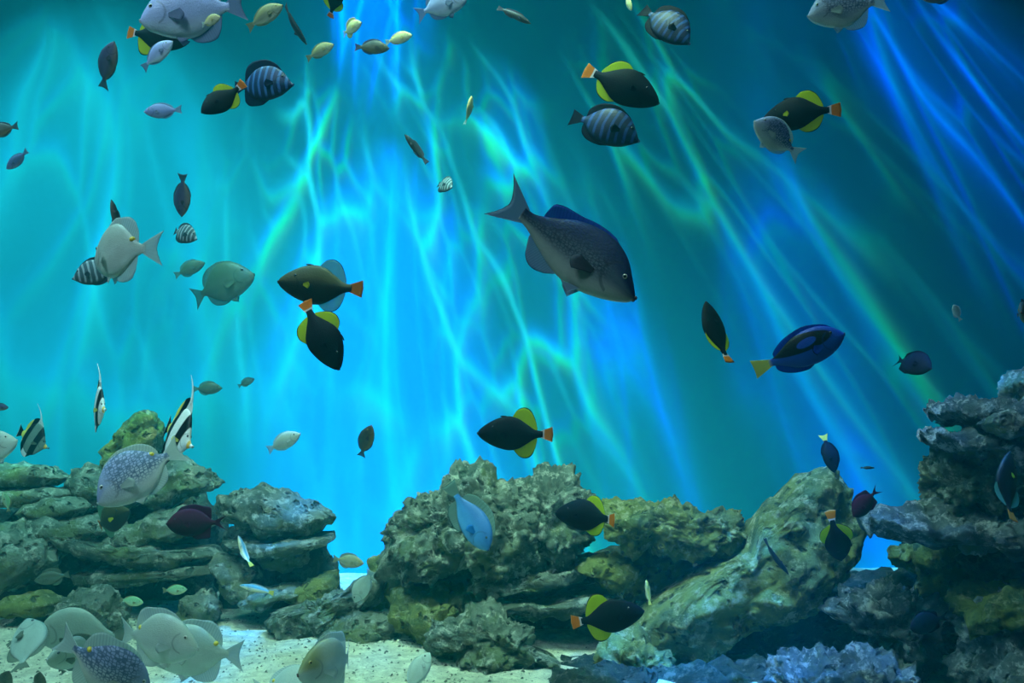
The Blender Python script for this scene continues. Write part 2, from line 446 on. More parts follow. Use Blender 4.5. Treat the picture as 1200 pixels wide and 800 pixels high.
# --- right stack
rock('added dark stone for the shaded gaps of the right stack', [(1120, 640), (1150, 560), (1180, 480), (1260, 470), (1260, 800), (1150, 800), (1120, 720)], 4.85, 0.22, 'dark', 5, group=E_)
rock('added dark stone for the shade low behind the right ledge', [(1040, 690), (1070, 640), (1150, 650), (1180, 720), (1150, 800), (1080, 810), (1050, 760)], 5.2, 0.22, 'dark', 5, group=E_)
rock('round green knob in the shade under the right ledge', [(1070, 650), (1076, 632), (1098, 626), (1132, 640), (1152, 668), (1142, 698), (1108, 706), (1082, 690), (1078, 668)], 4.75, 0.2, 'dim_green', 5, lump=1.5, group=RP)
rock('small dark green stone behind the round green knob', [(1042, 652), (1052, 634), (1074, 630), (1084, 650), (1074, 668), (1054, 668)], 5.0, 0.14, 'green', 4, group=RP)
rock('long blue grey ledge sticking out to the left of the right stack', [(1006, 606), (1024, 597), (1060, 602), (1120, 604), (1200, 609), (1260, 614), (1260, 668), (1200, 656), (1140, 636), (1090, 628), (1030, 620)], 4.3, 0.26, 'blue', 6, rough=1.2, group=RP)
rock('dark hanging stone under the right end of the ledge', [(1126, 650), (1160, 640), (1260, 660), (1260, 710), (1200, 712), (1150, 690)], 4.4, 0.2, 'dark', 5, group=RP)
rock('rounded stone lying on top of the right ledge', [(1066, 602), (1074, 590), (1100, 584), (1140, 588), (1166, 596), (1172, 608), (1110, 610)], 4.4, 0.14, 'blue', 5, lump=1.4, group=RP)
rock('hollowed tan stone in the middle of the right stack', [(1088, 572), (1091, 542), (1112, 531), (1150, 529), (1190, 540), (1260, 548), (1260, 604), (1170, 596), (1120, 588), (1098, 582)], 4.4, 0.22, 'grey', 6, rough=1.5, lump=1.4, group=RP)
rock('pointed rough slab below the top slab of the right stack', [(1082, 511), (1100, 502), (1135, 500), (1170, 510), (1260, 512), (1260, 552), (1200, 548), (1150, 540), (1120, 524), (1096, 518)], 4.25, 0.24, 'blue', 6, rough=1.4, group=RP)
rock('blue white slab with a knobbed left end topping the right stack', [(1090, 480), (1104, 470), (1150, 466), (1210, 470), (1260, 478), (1260, 518), (1190, 510), (1150, 500), (1112, 492)], 4.3, 0.26, 'blue', 6, rough=1.3, group=RP)
rock('round knob bulging from the front of the top right slab', [(1150, 496), (1158, 484), (1178, 480), (1200, 488), (1204, 504), (1184, 512), (1162, 508)], 4.02, 0.1, 'blue', 5, group=RP)
rock('upright brown stone at the right frame edge above the stack', [(1180, 452), (1186, 436), (1204, 430), (1260, 436), (1260, 478), (1196, 478)], 4.45, 0.2, 'grey', 5, group=RP)
rock('big blue grey boulder at the lower right corner', [(1128, 780), (1128, 735), (1140, 700), (1170, 686), (1220, 690), (1270, 740), (1270, 830), (1150, 830)], 4.15, 0.25, 'blue', 6, group=RP)
rock('dark green shelf stone resting on the big lower right boulder', [(1124, 722), (1130, 700), (1152, 686), (1200, 684), (1240, 692), (1230, 716), (1170, 728), (1136, 738)], 4.1, 0.22, 'dim_green', 5, group=RP)
rock('pale stone tip in the very bottom right corner', [(1172, 806), (1180, 786), (1202, 774), (1260, 790), (1260, 830), (1180, 830)], 3.75, 0.16, 'blue', 5, group=RP)

rock('added dark low stone hiding lit sand behind the bottom end of the long wide slab', [(640, 800), (660, 775), (700, 765), (760, 770), (800, 790), (800, 815), (640, 815)], 4.95, 0.16, 'dark', 4, group=E_)
rock('added dark stone for shade in the blue hollow between long slab and right ledge', [(880, 760), (905, 700), (950, 672), (1010, 664), (1070, 668), (1080, 740), (1000, 780)], 5.9, 0.2, 'dark', 5, group=E_)

rock('added low dark stone hiding lit sand along the bottom edge, left one of two', [(640, 806), (652, 792), (690, 782), (735, 784), (770, 796), (770, 830), (650, 830)], 4.45, 0.16, 'dark', 5, group=E_)
rock('added low dark stone hiding lit sand along the bottom edge, right one of two', [(755, 806), (775, 790), (830, 778), (900, 780), (950, 796), (950, 830), (760, 830)], 4.5, 0.18, 'dark', 5, group=E_)

# loose coral grit on the sand: nobody could count it
rng = random.Random(3)
gv, gf = [], []
for _ in range(2600):
    y = rng.uniform(4.2, 6.4)
    x = rng.uniform(-0.55, 0.02) * y
    r = rng.uniform(0.003, 0.011)
    z = 0.05 * noise.fractal((x * 1.1, y * 1.3, 0.3), 0.9, 2.0, 4) + 0.012 * noise.noise((x * 9, y * 9, 4)) - 0.01
    b = len(gv)
    for k in range(4):
        a = k * math.pi / 2 + rng.random()
        gv.append((x + r * math.cos(a), y + r * math.sin(a) * 1.3, z + rng.uniform(-0.2, 0.2) * r))
    gv.append((x, y, z + r * 0.9))
    gf += [(b, b + 1, b + 4), (b + 1, b + 2, b + 4), (b + 2, b + 3, b + 4), (b + 3, b, b + 4)]
mg, t, out = material('coral_grit')
oc = t.n('ShaderNodeTexCoord').outputs['Object']
principled(t, out, t.mix(t.step(t.noise(oc, 30.0, 2.0), 0.45, 0.55), (0.12, 0.12, 0.09), (0.68, 0.66, 0.5)), 0.9, 0.1)
link('coral_grit', mesh('coral_grit', gv, gf, smooth=False), mg, kind='stuff', label='loose coral grit strewn over the pale sand')


# ------------------------------------------------------------------ fish materials
def ramp(t, x, stops):
    """stops: (position, colour) pairs, blended smoothly"""
    c = stops[0][1]
    for (p0, _), (p1, col) in zip(stops, stops[1:]):
        c = t.mix(t.step(x, p0, p1), c, col)
    return c


def skin(name, back, side, belly, pattern=None, rough=0.45, spec=0.2, fine=0.1):
    """a fish skin: its own back, flank and belly colours, then a pattern in the fish's own coordinates (length 1, nose at +0.5)"""
    m, t, out = material(name)
    oc = t.n('ShaderNodeTexCoord').outputs['Object']
    uv = t.n('ShaderNodeUVMap').outputs[0]
    u, v, _ = t.sep(uv)
    c = t.mix(t.step(v, 0.42, 0.72), t.mix(t.step(v, 0.1, 0.42), belly, side), back)
    c = t.mix(t.math('MULTIPLY', t.step(t.noise(oc, 9.0, 4.0), 0.4, 0.7), 0.22), c, tuple(x * 0.55 for x in side))
    if pattern:
        c = pattern(t, oc, u, v, c)
    # gill cover edge
    x, y, z = t.sep(oc)
    g = t.math('ADD', t.math('POWER', t.math('MULTIPLY', t.math('SUBTRACT', x, 0.36), 1.0), 2.0), t.math('POWER', t.math('ADD', z, 0.02), 2.0))
    g = t.math('ABSOLUTE', t.math('SUBTRACT', t.math('SQRT', g), 0.105))
    gm = t.math('MULTIPLY', t.math('SUBTRACT', 1.0, t.step(g, 0.004, 0.014)), t.math('LESS_THAN', x, 0.33))
    c = t.mix(t.math('MULTIPLY', gm, 0.5), c, tuple(q * 0.3 for q in side))
    sc = t.n('ShaderNodeTexVoronoi', {'Vector': t.vmath('MULTIPLY', oc, (1.0, 1.0, 1.3)), 'Scale': 55.0}).outputs['Distance']
    principled(t, out, c, rough, spec, sc, fine, 0.01)
    return m


def finmat(name, base, edge=None, root=None, e0=0.86, alpha=0.0, trans=0.35, rays=0.35, pattern=None):
    m, t, out = material(name)
    uv = t.n('ShaderNodeUVMap').outputs[0]
    u, v, _ = t.sep(uv)
    wv = t.math('SINE', t.math('MULTIPLY', u, 150.0))
    c = t.mix(t.math('MULTIPLY', t.step(wv, 0.0, 1.0), rays), base, tuple(x * 0.45 for x in base))
    if pattern:
        c = pattern(t, t.n('ShaderNodeTexCoord').outputs['Object'], u, v, c)
    if root:
        c = t.mix(t.step(v, 0.26, 0.36), root, c)
    if edge:
        c = t.mix(t.step(v, e0, e0 + 0.05), c, edge)
    d = t.n('ShaderNodeBsdfPrincipled', {'Base Color': c, 'Roughness': 0.55, 'Specular IOR Level': 0.06})
    tr = t.n('ShaderNodeBsdfTranslucent', {'Color': c})
    sh = t.n('ShaderNodeMixShader', {0: trans, 1: d.outputs[0], 2: tr.outputs[0]})
    if alpha:
        tp = t.n('ShaderNodeBsdfTransparent')
        sh = t.n('ShaderNodeMixShader', {0: alpha, 1: sh.outputs[0], 2: tp.outputs[0]})
    t.t.links.new(sh.outputs[0], out.inputs['Surface'])
    return m


def plain(name, col, rough=0.4, spec=0.4):
    m, t, out = material(name)
    principled(t, out, col, rough, spec)
    return m


def net_pattern(dark, amt, scale=46.0):
    def f(t, oc, u, v, c):
        x, y, z = t.sep(oc)
        p = t.comb(t.math('ADD', x, t.math('MULTIPLY', z, 0.25)), 0.0, t.math('MULTIPLY', z, 1.5))
        e = t.n('ShaderNodeTexVoronoi', {'Vector': p, 'Scale': scale, 'Randomness': 0.55}, feature='DISTANCE_TO_EDGE').outputs['Distance']
        k = t.math('SUBTRACT', 1.0, t.step(e, 0.05, 0.2))
        gate = t.math('MULTIPLY', t.step(v, 0.18, 0.45), t.math('SUBTRACT', 1.0, t.step(x, 0.24, 0.36)))
        c = t.mix(t.math('MULTIPLY', t.math('MULTIPLY', k, gate), amt), c, dark)
        return c
    return f


def bars(light, amt, freq=62.0):
    def f(t, oc, u, v, c):
        x, y, z = t.sep(oc)
        ph = t.math('ADD', t.math('MULTIPLY', x, freq), t.math('MULTIPLY', t.noise(oc, 5.0, 2.0), 2.2))
        ph = t.math('ADD', ph, t.math('MULTIPLY', t.math('MULTIPLY', z, z), -30.0))
        k = t.step(t.math('SINE', ph), 0.1, 0.75)
        k = t.math('MULTIPLY', k, t.step(v, 0.03, 0.2))
        return t.mix(t.math('MULTIPLY', k, amt), c, light)
    return f


def ellipse(t, x, z, cx, cz, a, b, rot=0.0):
    dx, dz = t.math('SUBTRACT', x, cx), t.math('SUBTRACT', z, cz)
    c, s = math.cos(rot), math.sin(rot)
    p = t.math('ADD', t.math('MULTIPLY', dx, c / a), t.math('MULTIPLY', dz, s / a))
    q = t.math('ADD', t.math('MULTIPLY', dx, -s / b), t.math('MULTIPLY', dz, c / b))
    r = t.math('SQRT', t.math('ADD', t.math('MULTIPLY', p, p), t.math('MULTIPLY', q, q)))
    return t.math('SUBTRACT', 1.0, t.step(r, 0.92, 1.05))


def palette_pattern(t, oc, u, v, c):
    x, y, z = t.sep(oc)
    big = ellipse(t, x, z, 0.02, 0.075, 0.36, 0.10, -0.06)
    hole = ellipse(t, x, z, 0.10, 0.06, 0.11, 0.045, 0.1)
    k = t.math('MULTIPLY', big, t.math('SUBTRACT', 1.0, hole))
    c = t.mix(k, c, (0.002, 0.003, 0.008))
    return t.mix(t.math('SUBTRACT', 1.0, t.step(x, -0.36, -0.28)), c, (0.75, 0.66, 0.12))


def idol_pattern(t, oc, u, v, c):
    x, y, z = t.sep(oc)
    s = t.math('SUBTRACT', x, t.math('MULTIPLY', z, 0.22))
    blk = (0.005, 0.008, 0.012)
    k1 = t.math('MULTIPLY', t.step(s, 0.10, 0.12), t.math('SUBTRACT', 1.0, t.step(s, 0.25, 0.27)))
    k2 = t.math('MULTIPLY', t.step(s, -0.22, -0.20), t.math('SUBTRACT', 1.0, t.step(s, -0.08, -0.06)))
    c = t.mix(t.math('SUBTRACT', 1.0, t.step(s, -0.24, -0.14)), c, (0.75, 0.66, 0.10))
    c = t.mix(k2, c, blk)
    c = t.mix(k1, c, blk)
    c = t.mix(t.math('MULTIPLY', t.step(x, 0.38, 0.40), t.math('SUBTRACT', 1.0, t.step(x, 0.44, 0.45))), c, (0.8, 0.45, 0.08))
    return c


def olive_head(t, oc, u, v, c):
    x, y, z = t.sep(oc)
    return t.mix(t.math('MULTIPLY', t.step(x, 0.18, 0.36), t.step(z, -0.08, 0.02)), c, (0.20, 0.22, 0.09))


def side_lines(t, oc, u, v, c):
    x, y, z = t.sep(oc)
    k = t.step(t.math('SINE', t.math('MULTIPLY', z, 120.0)), 0.0, 0.9)
    return t.mix(t.math('MULTIPLY', k, 0.5), c, (0.03, 0.16, 0.40))


BLK = (0.004, 0.005, 0.008)
SK = {
    'trigger': skin('black_triggerfish_skin', (0.006, 0.009, 0.016), (0.005, 0.007, 0.014), (0.008, 0.009, 0.012), None, 0.6, 0.05),
    'olive': skin('olive_triggerfish_skin', (0.050, 0.055, 0.018), (0.012, 0.018, 0.014), (0.008, 0.012, 0.014), None, 0.5, 0.25),
    'chub': skin('dusky_chub_skin', (0.016, 0.022, 0.10), (0.11, 0.15, 0.19), (0.42, 0.46, 0.42), net_pattern((0.02, 0.03, 0.06), 0.75, 42.0)),
    'net': skin('netted_rabbitfish_skin', (0.28, 0.34, 0.56), (0.46, 0.52, 0.60), (0.60, 0.65, 0.62), net_pattern((0.07, 0.11, 0.20), 0.9, 25.0)),
    'silver': skin('silver_rabbitfish_skin', (0.40, 0.48, 0.42), (0.50, 0.60, 0.55), (0.55, 0.68, 0.64), net_pattern((0.25, 0.32, 0.32), 0.3, 60.0), 0.35),
    'lavender': skin('lavender_rabbitfish_skin', (0.40, 0.48, 0.86), (0.42, 0.50, 0.80), (0.55, 0.64, 0.78), net_pattern((0.14, 0.17, 0.35), 0.35, 60.0), 0.35),
    'violet': skin('violet_blue_fish_skin', (0.14, 0.18, 0.42), (0.16, 0.20, 0.46), (0.24, 0.26, 0.46), None),
    'dusk': skin('dusky_rabbitfish_skin', (0.06, 0.07, 0.15), (0.10, 0.10, 0.18), (0.20, 0.16, 0.16), None),
    'tan': skin('tan_reef_fish_skin', (0.30, 0.28, 0.12), (0.28, 0.30, 0.20), (0.42, 0.42, 0.30), net_pattern((0.10, 0.12, 0.08), 0.4, 60.0)),
    'brown': skin('brown_reef_fish_skin', (0.05, 0.06, 0.06), (0.09, 0.09, 0.07), (0.18, 0.15, 0.09), None),
    'cream': skin('cream_reef_fish_skin', (0.62, 0.58, 0.26), (0.60, 0.58, 0.36), (0.66, 0.64, 0.46), None),
    'zebra': skin('striped_tang_skin', (0.012, 0.03, 0.11), (0.012, 0.035, 0.10), (0.010, 0.02, 0.05), bars((0.05, 0.17, 0.46), 0.8)),
    'zebra_shaded': skin('shaded_striped_tang_skin', (0.006, 0.012, 0.05), (0.006, 0.014, 0.05), (0.006, 0.012, 0.03), bars((0.02, 0.07, 0.26), 0.8)),  # striped tang skin darkened in colour for the dim right side
    'zebra_grey': skin('grey_striped_tang_skin', (0.05, 0.10, 0.13), (0.06, 0.11, 0.13), (0.05, 0.08, 0.09), bars((0.32, 0.44, 0.50), 0.85, 56.0)),
    'blue': skin('blue_tang_skin', (0.008, 0.04, 0.32), (0.010, 0.06, 0.40), (0.008, 0.05, 0.30), palette_pattern),
    'night': skin('black_blue_fish_skin', (0.005, 0.008, 0.025), (0.005, 0.007, 0.022), (0.006, 0.007, 0.015), None, 0.6, 0.05),
    'maroon': skin('maroon_tang_skin', (0.050, 0.006, 0.020), (0.032, 0.004, 0.018), (0.018, 0.003, 0.012), None, 0.6, 0.05),
    'powder': skin('powder_blue_fish_skin', (0.03, 0.14, 0.40), (0.05, 0.22, 0.52), (0.08, 0.30, 0.6), None),
    'idol': skin('banded_idol_skin', (0.74, 0.78, 0.76), (0.78, 0.82, 0.80), (0.74, 0.78, 0.78), idol_pattern, 0.4),
    'idol_hazed': skin('haze_tinted_idol_skin', (0.14, 0.20, 0.17), (0.15, 0.22, 0.19), (0.16, 0.22, 0.19), idol_pattern, 0.5),  # idol skin dulled towards grey-green; water haze put into the colour
    'ghost': skin('pale_green_grey_rabbitfish_skin', (0.24, 0.32, 0.27), (0.28, 0.37, 0.32), (0.32, 0.42, 0.38), None),  # dim greenish rabbitfish skin; the veil of haze is in the colour
    'olive_head': skin('olive_headed_rabbitfish_skin', (0.30, 0.34, 0.24), (0.44, 0.52, 0.48), (0.52, 0.62, 0.58), olive_head),
    'slate': skin('slate_slender_fish_skin', (0.02, 0.03, 0.045), (0.035, 0.045, 0.05), (0.07, 0.07, 0.06), None),
    'wrasse': skin('pale_wrasse_skin', (0.10, 0.35, 0.5), (0.62, 0.68, 0.60), (0.72, 0.70, 0.42), None),
    'yellow': skin('yellow_fish_skin', (0.55, 0.50, 0.10), (0.60, 0.56, 0.16), (0.55, 0.56, 0.30), None),
    'haze': skin('grey_green_fish_skin', (0.06, 0.09, 0.06), (0.09, 0.12, 0.09), (0.14, 0.17, 0.13), None),
    'greenish': skin('pale_green_damsel_skin', (0.20, 0.42, 0.22), (0.34, 0.55, 0.36), (0.5, 0.6, 0.34), None),
}
FM = {
    'yfin': finmat('yellow_green_fin', (0.50, 0.62, 0.03), BLK, None, 0.90),
    'ofin': finmat('clear_green_fin', (0.20, 0.42, 0.26), BLK, None, 0.90, alpha=0.35),
    'orange': finmat('orange_tail_with_white_root', (0.72, 0.20, 0.015), (0.80, 0.42, 0.20), (0.72, 0.66, 0.70), 0.95),
    'orange_all': finmat('orange_tail', (0.62, 0.20, 0.03), (0.66, 0.42, 0.25), None, 0.95),
    'chub': finmat('grey_blue_fin', (0.30, 0.38, 0.52), (0.03, 0.03, 0.06), None, 0.94, alpha=0.15),
    'bluefin': finmat('blue_back_fin', (0.03, 0.07, 0.42), (0.01, 0.02, 0.12), None, 0.93, alpha=0.15),
    'pale': finmat('pale_silver_fin', (0.58, 0.68, 0.65), (0.34, 0.40, 0.40), None, 0.95, alpha=0.3),
    'lav': finmat('lavender_fin', (0.24, 0.30, 0.48), (0.10, 0.12, 0.3), None, 0.94, alpha=0.25),
    'zebra': finmat('dark_blue_fin', (0.010, 0.022, 0.06), (0.02, 0.05, 0.16), None, 0.94),
    'zgrey': finmat('grey_blue_banded_fin', (0.04, 0.08, 0.11), (0.10, 0.2, 0.3), None, 0.94),
    'night': finmat('black_fin', (0.004, 0.006, 0.018), None, None),
    'maroon': finmat('maroon_fin', (0.05, 0.006, 0.035), None, None),
    'bluetang': finmat('blue_tang_fin', (0.010, 0.05, 0.45), BLK, None, 0.9),
    'ytail': finmat('yellow_tail', (0.72, 0.66, 0.14), None, None),
    'idol': finmat('banded_idol_fin', (0.74, 0.78, 0.76), None, None, rays=0.15, pattern=idol_pattern),
    'powder': finmat('powder_blue_fin', (0.16, 0.26, 0.24), (0.01, 0.02, 0.04), None, 0.95),
    'powder_side': finmat('bright_blue_fin', (0.02, 0.20, 0.60), None, None),
    'white': finmat('white_fin', (0.76, 0.80, 0.82), None, None, alpha=0.1),
    'black_tail': finmat('black_tail_with_pale_edge', (0.01, 0.012, 0.015), (0.7, 0.7, 0.6), None, 0.92),
    'dusk': finmat('dusky_fin', (0.09, 0.09, 0.12), None, None, alpha=0.2),
    'tan': finmat('tan_fin', (0.28, 0.28, 0.15), None, None, alpha=0.2),
    'cream': finmat('cream_fin', (0.62, 0.58, 0.26), None, None, alpha=0.1),
    'haze': finmat('grey_green_fin', (0.15, 0.20, 0.15), None, None, alpha=0.3),
    'pec_y': finmat('small_yellow_green_fin', (0.46, 0.52, 0.03), None, None),
    'orange_fin': finmat('orange_fin', (0.75, 0.26, 0.02), None, None),
    'gold': plain('golden_spot', (0.70, 0.52, 0.04)),
}
EYE_W, EYE_G, EYE_D = plain('silver_iris', (0.5, 0.52, 0.45), 0.2, 0.6), plain('golden_iris', (0.45, 0.36, 0.10), 0.2, 0.6), plain('dark_iris', (0.03, 0.035, 0.05), 0.2, 0.6)
PUP = plain('black_pupil', (0.003, 0.003, 0.004), 0.08, 0.7)
LIP = {k: plain(k + '_lip', c, 0.5) for k, c in {'pale': (0.40, 0.46, 0.44), 'dark': (0.01, 0.012, 0.016), 'brown': (0.10, 0.05, 0.03), 'blue': (0.01, 0.04, 0.16)}.items()}

# ------------------------------------------------------------------ fish shapes (length 1, nose at x = +0.5, tail tip at x = -0.5)
# prof: (distance from nose, top, bottom, half width); dorsal / anal: (distance, height) pairs standing on the outline;
# tail: root, fan half height, fork depth, start
SHAPES = {
    'trigger': dict(prof=[(0, .01, -.02, .012), (.03, .055, -.06, .03), (.12, .125, -.125, .058), (.25, .195, -.185, .078), (.40, .232, -.222, .085), (.53, .205, -.205, .075), (.65, .13, -.135, .055), (.75, .062, -.07, .032), (.82, .045, -.048, .022), (.86, .048, -.05, .014)],
                    dorsal=[(.46, .0), (.50, .07), (.58, .115), (.66, .115), (.73, .075), (.785, .015)], anal=[(.48, .0), (.53, .065), (.60, .105), (.67, .11), (.73, .075), (.785, .015)],
                    tail=(.84, .052, .10, .0, 1.0), pec=(.30, -.01, .085, .035), eye=(.20, .085, .017), spine=True),
    'chub': dict(prof=[(0, -.045, -.065, .014), (.025, -.012, -.095, .03), (.08, .05, -.125, .055), (.17, .14, -.16, .075), (.29, .20, -.188, .086), (.42, .212, -.192, .085), (.55, .182, -.16, .072), (.67, .108, -.105, .048), (.76, .055, -.062, .027), (.81, .042, -.048, .018), (.84, .05, -.052, .012)],
                 dorsal=[(.27, .0), (.31, .012), (.42, .02), (.55, .032), (.63, .07), (.69, .075), (.73, .01)], anal=[(.49, .0), (.53, .05), (.59, .088), (.65, .085), (.70, .045), (.735, .01)],
                 tail=(.815, .05, .155, .075, 1.0), pec=(.29, -.065, .15, .045), eye=(.115, .015, .018), pelvic=True),
    'rabbit': dict(prof=[(0, -.06, -.085, .014), (.02, -.015, -.12, .03), (.07, .06, -.165, .055), (.15, .155, -.205, .078), (.27, .235, -.245, .09), (.41, .265, -.262, .09), (.54, .235, -.235, .075), (.66, .145, -.15, .05), (.74, .07, -.075, .028), (.80, .042, -.046, .017), (.83, .048, -.05, .011)],
                   dorsal=[(.20, .0), (.25, .035), (.38, .05), (.50, .06), (.59, .105), (.67, .11), (.73, .06), (.75, .01)], anal=[(.44, .0), (.48, .045), (.55, .08), (.63, .115), (.69, .09), (.73, .04), (.75, .008)],
                   tail=(.805, .048, .165, .055, 1.0), pec=(.27, -.06, .15, .05), eye=(.115, .045, .022), pelvic=True, spot=(.69, .088)),
    'tang': dict(prof=[(0, -.03, -.055, .012), (.03, .0, -.08, .022), (.09, .075, -.125, .045), (.18, .165, -.185, .065), (.32, .235, -.23, .075), (.47, .24, -.235, .072), (.60, .195, -.195, .058), (.71, .105, -.11, .036), (.78, .045, -.05, .02), (.83, .042, -.045, .012)],
                 dorsal=[(.17, .0), (.22, .06), (.36, .085), (.50, .10), (.62, .13), (.71, .125), (.75, .06), (.77, .01)], anal=[(.36, .0), (.42, .055), (.52, .08), (.62, .11), (.70, .11), (.75, .05), (.77, .01)],
                 tail=(.81, .044, .115, .02, 1.0), pec=(.27, -.02, .12, .05), eye=(.145, .075, .017)),
    'oval': dict(prof=[(0, .0, -.025, .012), (.03, .04, -.06, .028), (.10, .10, -.11, .05), (.22, .165, -.165, .068), (.38, .195, -.195, .075), (.54, .165, -.17, .062), (.67, .10, -.105, .04), (.76, .05, -.055, .022), (.82, .042, -.045, .012)],
                 dorsal=[(.20, .0), (.26, .04), (.45, .055), (.60, .065), (.70, .06), (.76, .01)], anal=[(.44, .0), (.50, .045), (.60, .06), (.70, .055), (.76, .01)],
                 tail=(.80, .044, .12, .04, 1.0), pec=(.27, -.03, .11, .04), eye=(.13, .04, .02)),
    'bluetang': dict(prof=[(0, .0, -.03, .012), (.03, .045, -.065, .025), (.10, .115, -.12, .048), (.22, .175, -.17, .065), (.38, .19, -.19, .07), (.54, .155, -.165, .056), (.67, .085, -.095, .035), (.76, .042, -.046, .02), (.82, .04, -.04, .013)],
                     dorsal=[(.10, .0), (.16, .025), (.35, .04), (.55, .045), (.66, .05), (.73, .035), (.75, .005)], anal=[(.40, .0), (.46, .03), (.58, .05), (.68, .06), (.74, .045), (.77, .005)],
                     tail=(.80, .042, .105, .02, 1.0), pec=(.26, -.04, .12, .05), eye=(.13, .06, .016)),
    'slender': dict(prof=[(0, .0, -.018, .01), (.04, .03, -.04, .022), (.14, .068, -.07, .042), (.32, .09, -.095, .052), (.52, .08, -.085, .045), (.70, .052, -.056, .028), (.80, .036, -.038, .016), (.84, .038, -.04, .01)],
                    dorsal=[(.24, .0), (.30, .03), (.50, .035), (.70, .035), (.77, .005)], anal=[(.46, .0), (.52, .028), (.68, .03), (.77, .005)],
                    tail=(.82, .038, .075, .015, 1.0), pec=(.25, -.02, .09, .03), eye=(.10, .022, .013)),
    'idol': dict(prof=[(0, -.035, -.055, .010), (.06, -.015, -.08, .02), (.13, .03, -.12, .034), (.21, .17, -.22, .05), (.31, .31, -.32, .058), (.44, .36, -.36, .058), (.57, .31, -.32, .048), (.68, .19, -.20, .034), (.76, .085, -.09, .02), (.82, .058, -.06, .012)],
                 dorsal=[(.27, .0), (.30, .14), (.38, .17), (.50, .15), (.62, .13), (.70, .10), (.755, .01)], anal=[(.38, .0), (.43, .12), (.52, .13), (.62, .12), (.70, .09), (.755, .01)],
                 tail=(.80, .06, .15, .03, 1.0), pec=(.28, -.06, .12, .04), eye=(.165, .05, .018), streamer=True),
    'crescent': dict(prof=[(0, .0, -.03, .012), (.03, .05, -.075, .026), (.10, .135, -.15, .05), (.22, .215, -.215, .07), (.38, .245, -.24, .075), (.54, .205, -.205, .06), (.66, .12, -.125, .038), (.74, .045, -.05, .02), (.80, .035, -.037, .013)],
                     dorsal=[(.16, .0), (.22, .04), (.42, .055), (.58, .075), (.67, .11), (.71, .05), (.73, .005)], anal=[(.42, .0), (.48, .05), (.58, .075), (.66, .11), (.70, .05), (.73, .005)],
                     tail=(.78, .036, .14, .13, 1.0), pec=(.27, -.02, .11, .045), eye=(.13, .07, .016)),
}
# how each kind is dressed: shape, skin, fins (dorsal, anal, tail, pectoral), iris, lip
KINDS = {
    'trigger': ('trigger', 'trigger', 'yfin', 'yfin', 'orange', 'night', EYE_D, 'dark'),
    'trigger_y': ('trigger', 'trigger', 'yfin', 'yfin', 'orange', 'pec_y', EYE_D, 'dark'),
    'olive': ('trigger', 'olive', 'ofin', 'ofin', 'orange_all', 'pec_y', EYE_D, 'dark'),
    'chub': ('chub', 'chub', 'bluefin', 'chub', 'chub', 'dusk', EYE_W, 'brown'),
    'net': ('rabbit', 'net', 'pale', 'pale', 'pale', 'pale', EYE_W, 'pale'),
    'silver': ('rabbit', 'silver', 'pale', 'pale', 'pale', 'pale', EYE_W, 'pale'),
    'lavender': ('rabbit', 'lavender', 'lav', 'lav', 'lav', 'lav', EYE_W, 'pale'),
    'lav_oval': ('oval', 'lavender', 'lav', 'lav', 'lav', 'lav', EYE_W, 'pale'),
    'violet': ('oval', 'violet', 'lav', 'lav', 'lav', 'lav', EYE_W, 'pale'),
    'dusk': ('oval', 'dusk', 'dusk', 'dusk', 'dusk', 'dusk', EYE_D, 'dark'),
    'tan': ('oval', 'tan', 'tan', 'tan', 'tan', 'tan', EYE_G, 'brown'),
    'brown': ('oval', 'brown', 'dusk', 'dusk', 'dusk', 'dusk', EYE_G, 'brown'),
    'cream': ('oval', 'cream', 'cream', 'cream', 'pale', 'cream', EYE_G, 'brown'),
    'zebra': ('tang', 'zebra', 'zebra', 'zebra', 'zebra', 'zebra', EYE_D, 'blue'),
    'zebra_shaded': ('tang', 'zebra_shaded', 'night', 'night', 'night', 'night', EYE_D, 'blue'),
    'zebra_grey': ('tang', 'zebra_grey', 'zgrey', 'zgrey', 'zgrey', 'zgrey', EYE_D, 'blue'),
    'blue': ('bluetang', 'blue', 'bluetang', 'bluetang', 'ytail', 'bluetang', EYE_D, 'blue'),
    'night': ('crescent', 'night', 'night', 'night', 'night', 'night', EYE_D, 'dark'),
    'night_y': ('oval', 'night', 'night', 'night', 'ytail', 'night', EYE_D, 'dark'),
    'maroon': ('crescent', 'maroon', 'maroon', 'maroon', 'maroon', 'maroon', EYE_D, 'dark'),
    'powder': ('bluetang', 'powder', 'powder', 'powder', 'powder', 'powder_side', EYE_D, 'blue'),
    'idol_hazed': ('idol', 'idol_hazed', 'idol', 'idol', 'black_tail', 'haze', EYE_D, 'dark'),
    'ghost': ('rabbit', 'ghost', 'haze', 'haze', 'haze', 'haze', EYE_D, 'pale'),
    'olive_head': ('rabbit', 'olive_head', 'pale', 'pale', 'pale', 'pale', EYE_G, 'brown'),
    'idol': ('idol', 'idol', 'idol', 'idol', 'black_tail', 'ytail', EYE_D, 'pale'),
    'slate': ('slender', 'slate', 'dusk', 'dusk', 'dusk', 'dusk', EYE_D, 'dark'),
    'wrasse': ('slender', 'wrasse', 'pale', 'pale', 'ytail', 'pale', EYE_D, 'pale'),
    'yellow': ('slender', 'yellow', 'cream', 'cream', 'ytail', 'cream', EYE_D, 'pale'),
    'haze': ('rabbit', 'haze', 'haze', 'haze', 'haze', 'haze', EYE_D, 'dark'),
    'haze_oval': ('oval', 'haze', 'haze', 'haze', 'haze', 'haze', EYE_D, 'dark'),
    'greenish': ('oval', 'greenish', 'tan', 'tan', 'tan', 'tan', EYE_D, 'pale'),
    'silver_oval': ('oval', 'silver', 'pale', 'pale', 'pale', 'pale', EYE_D, 'pale'),
}


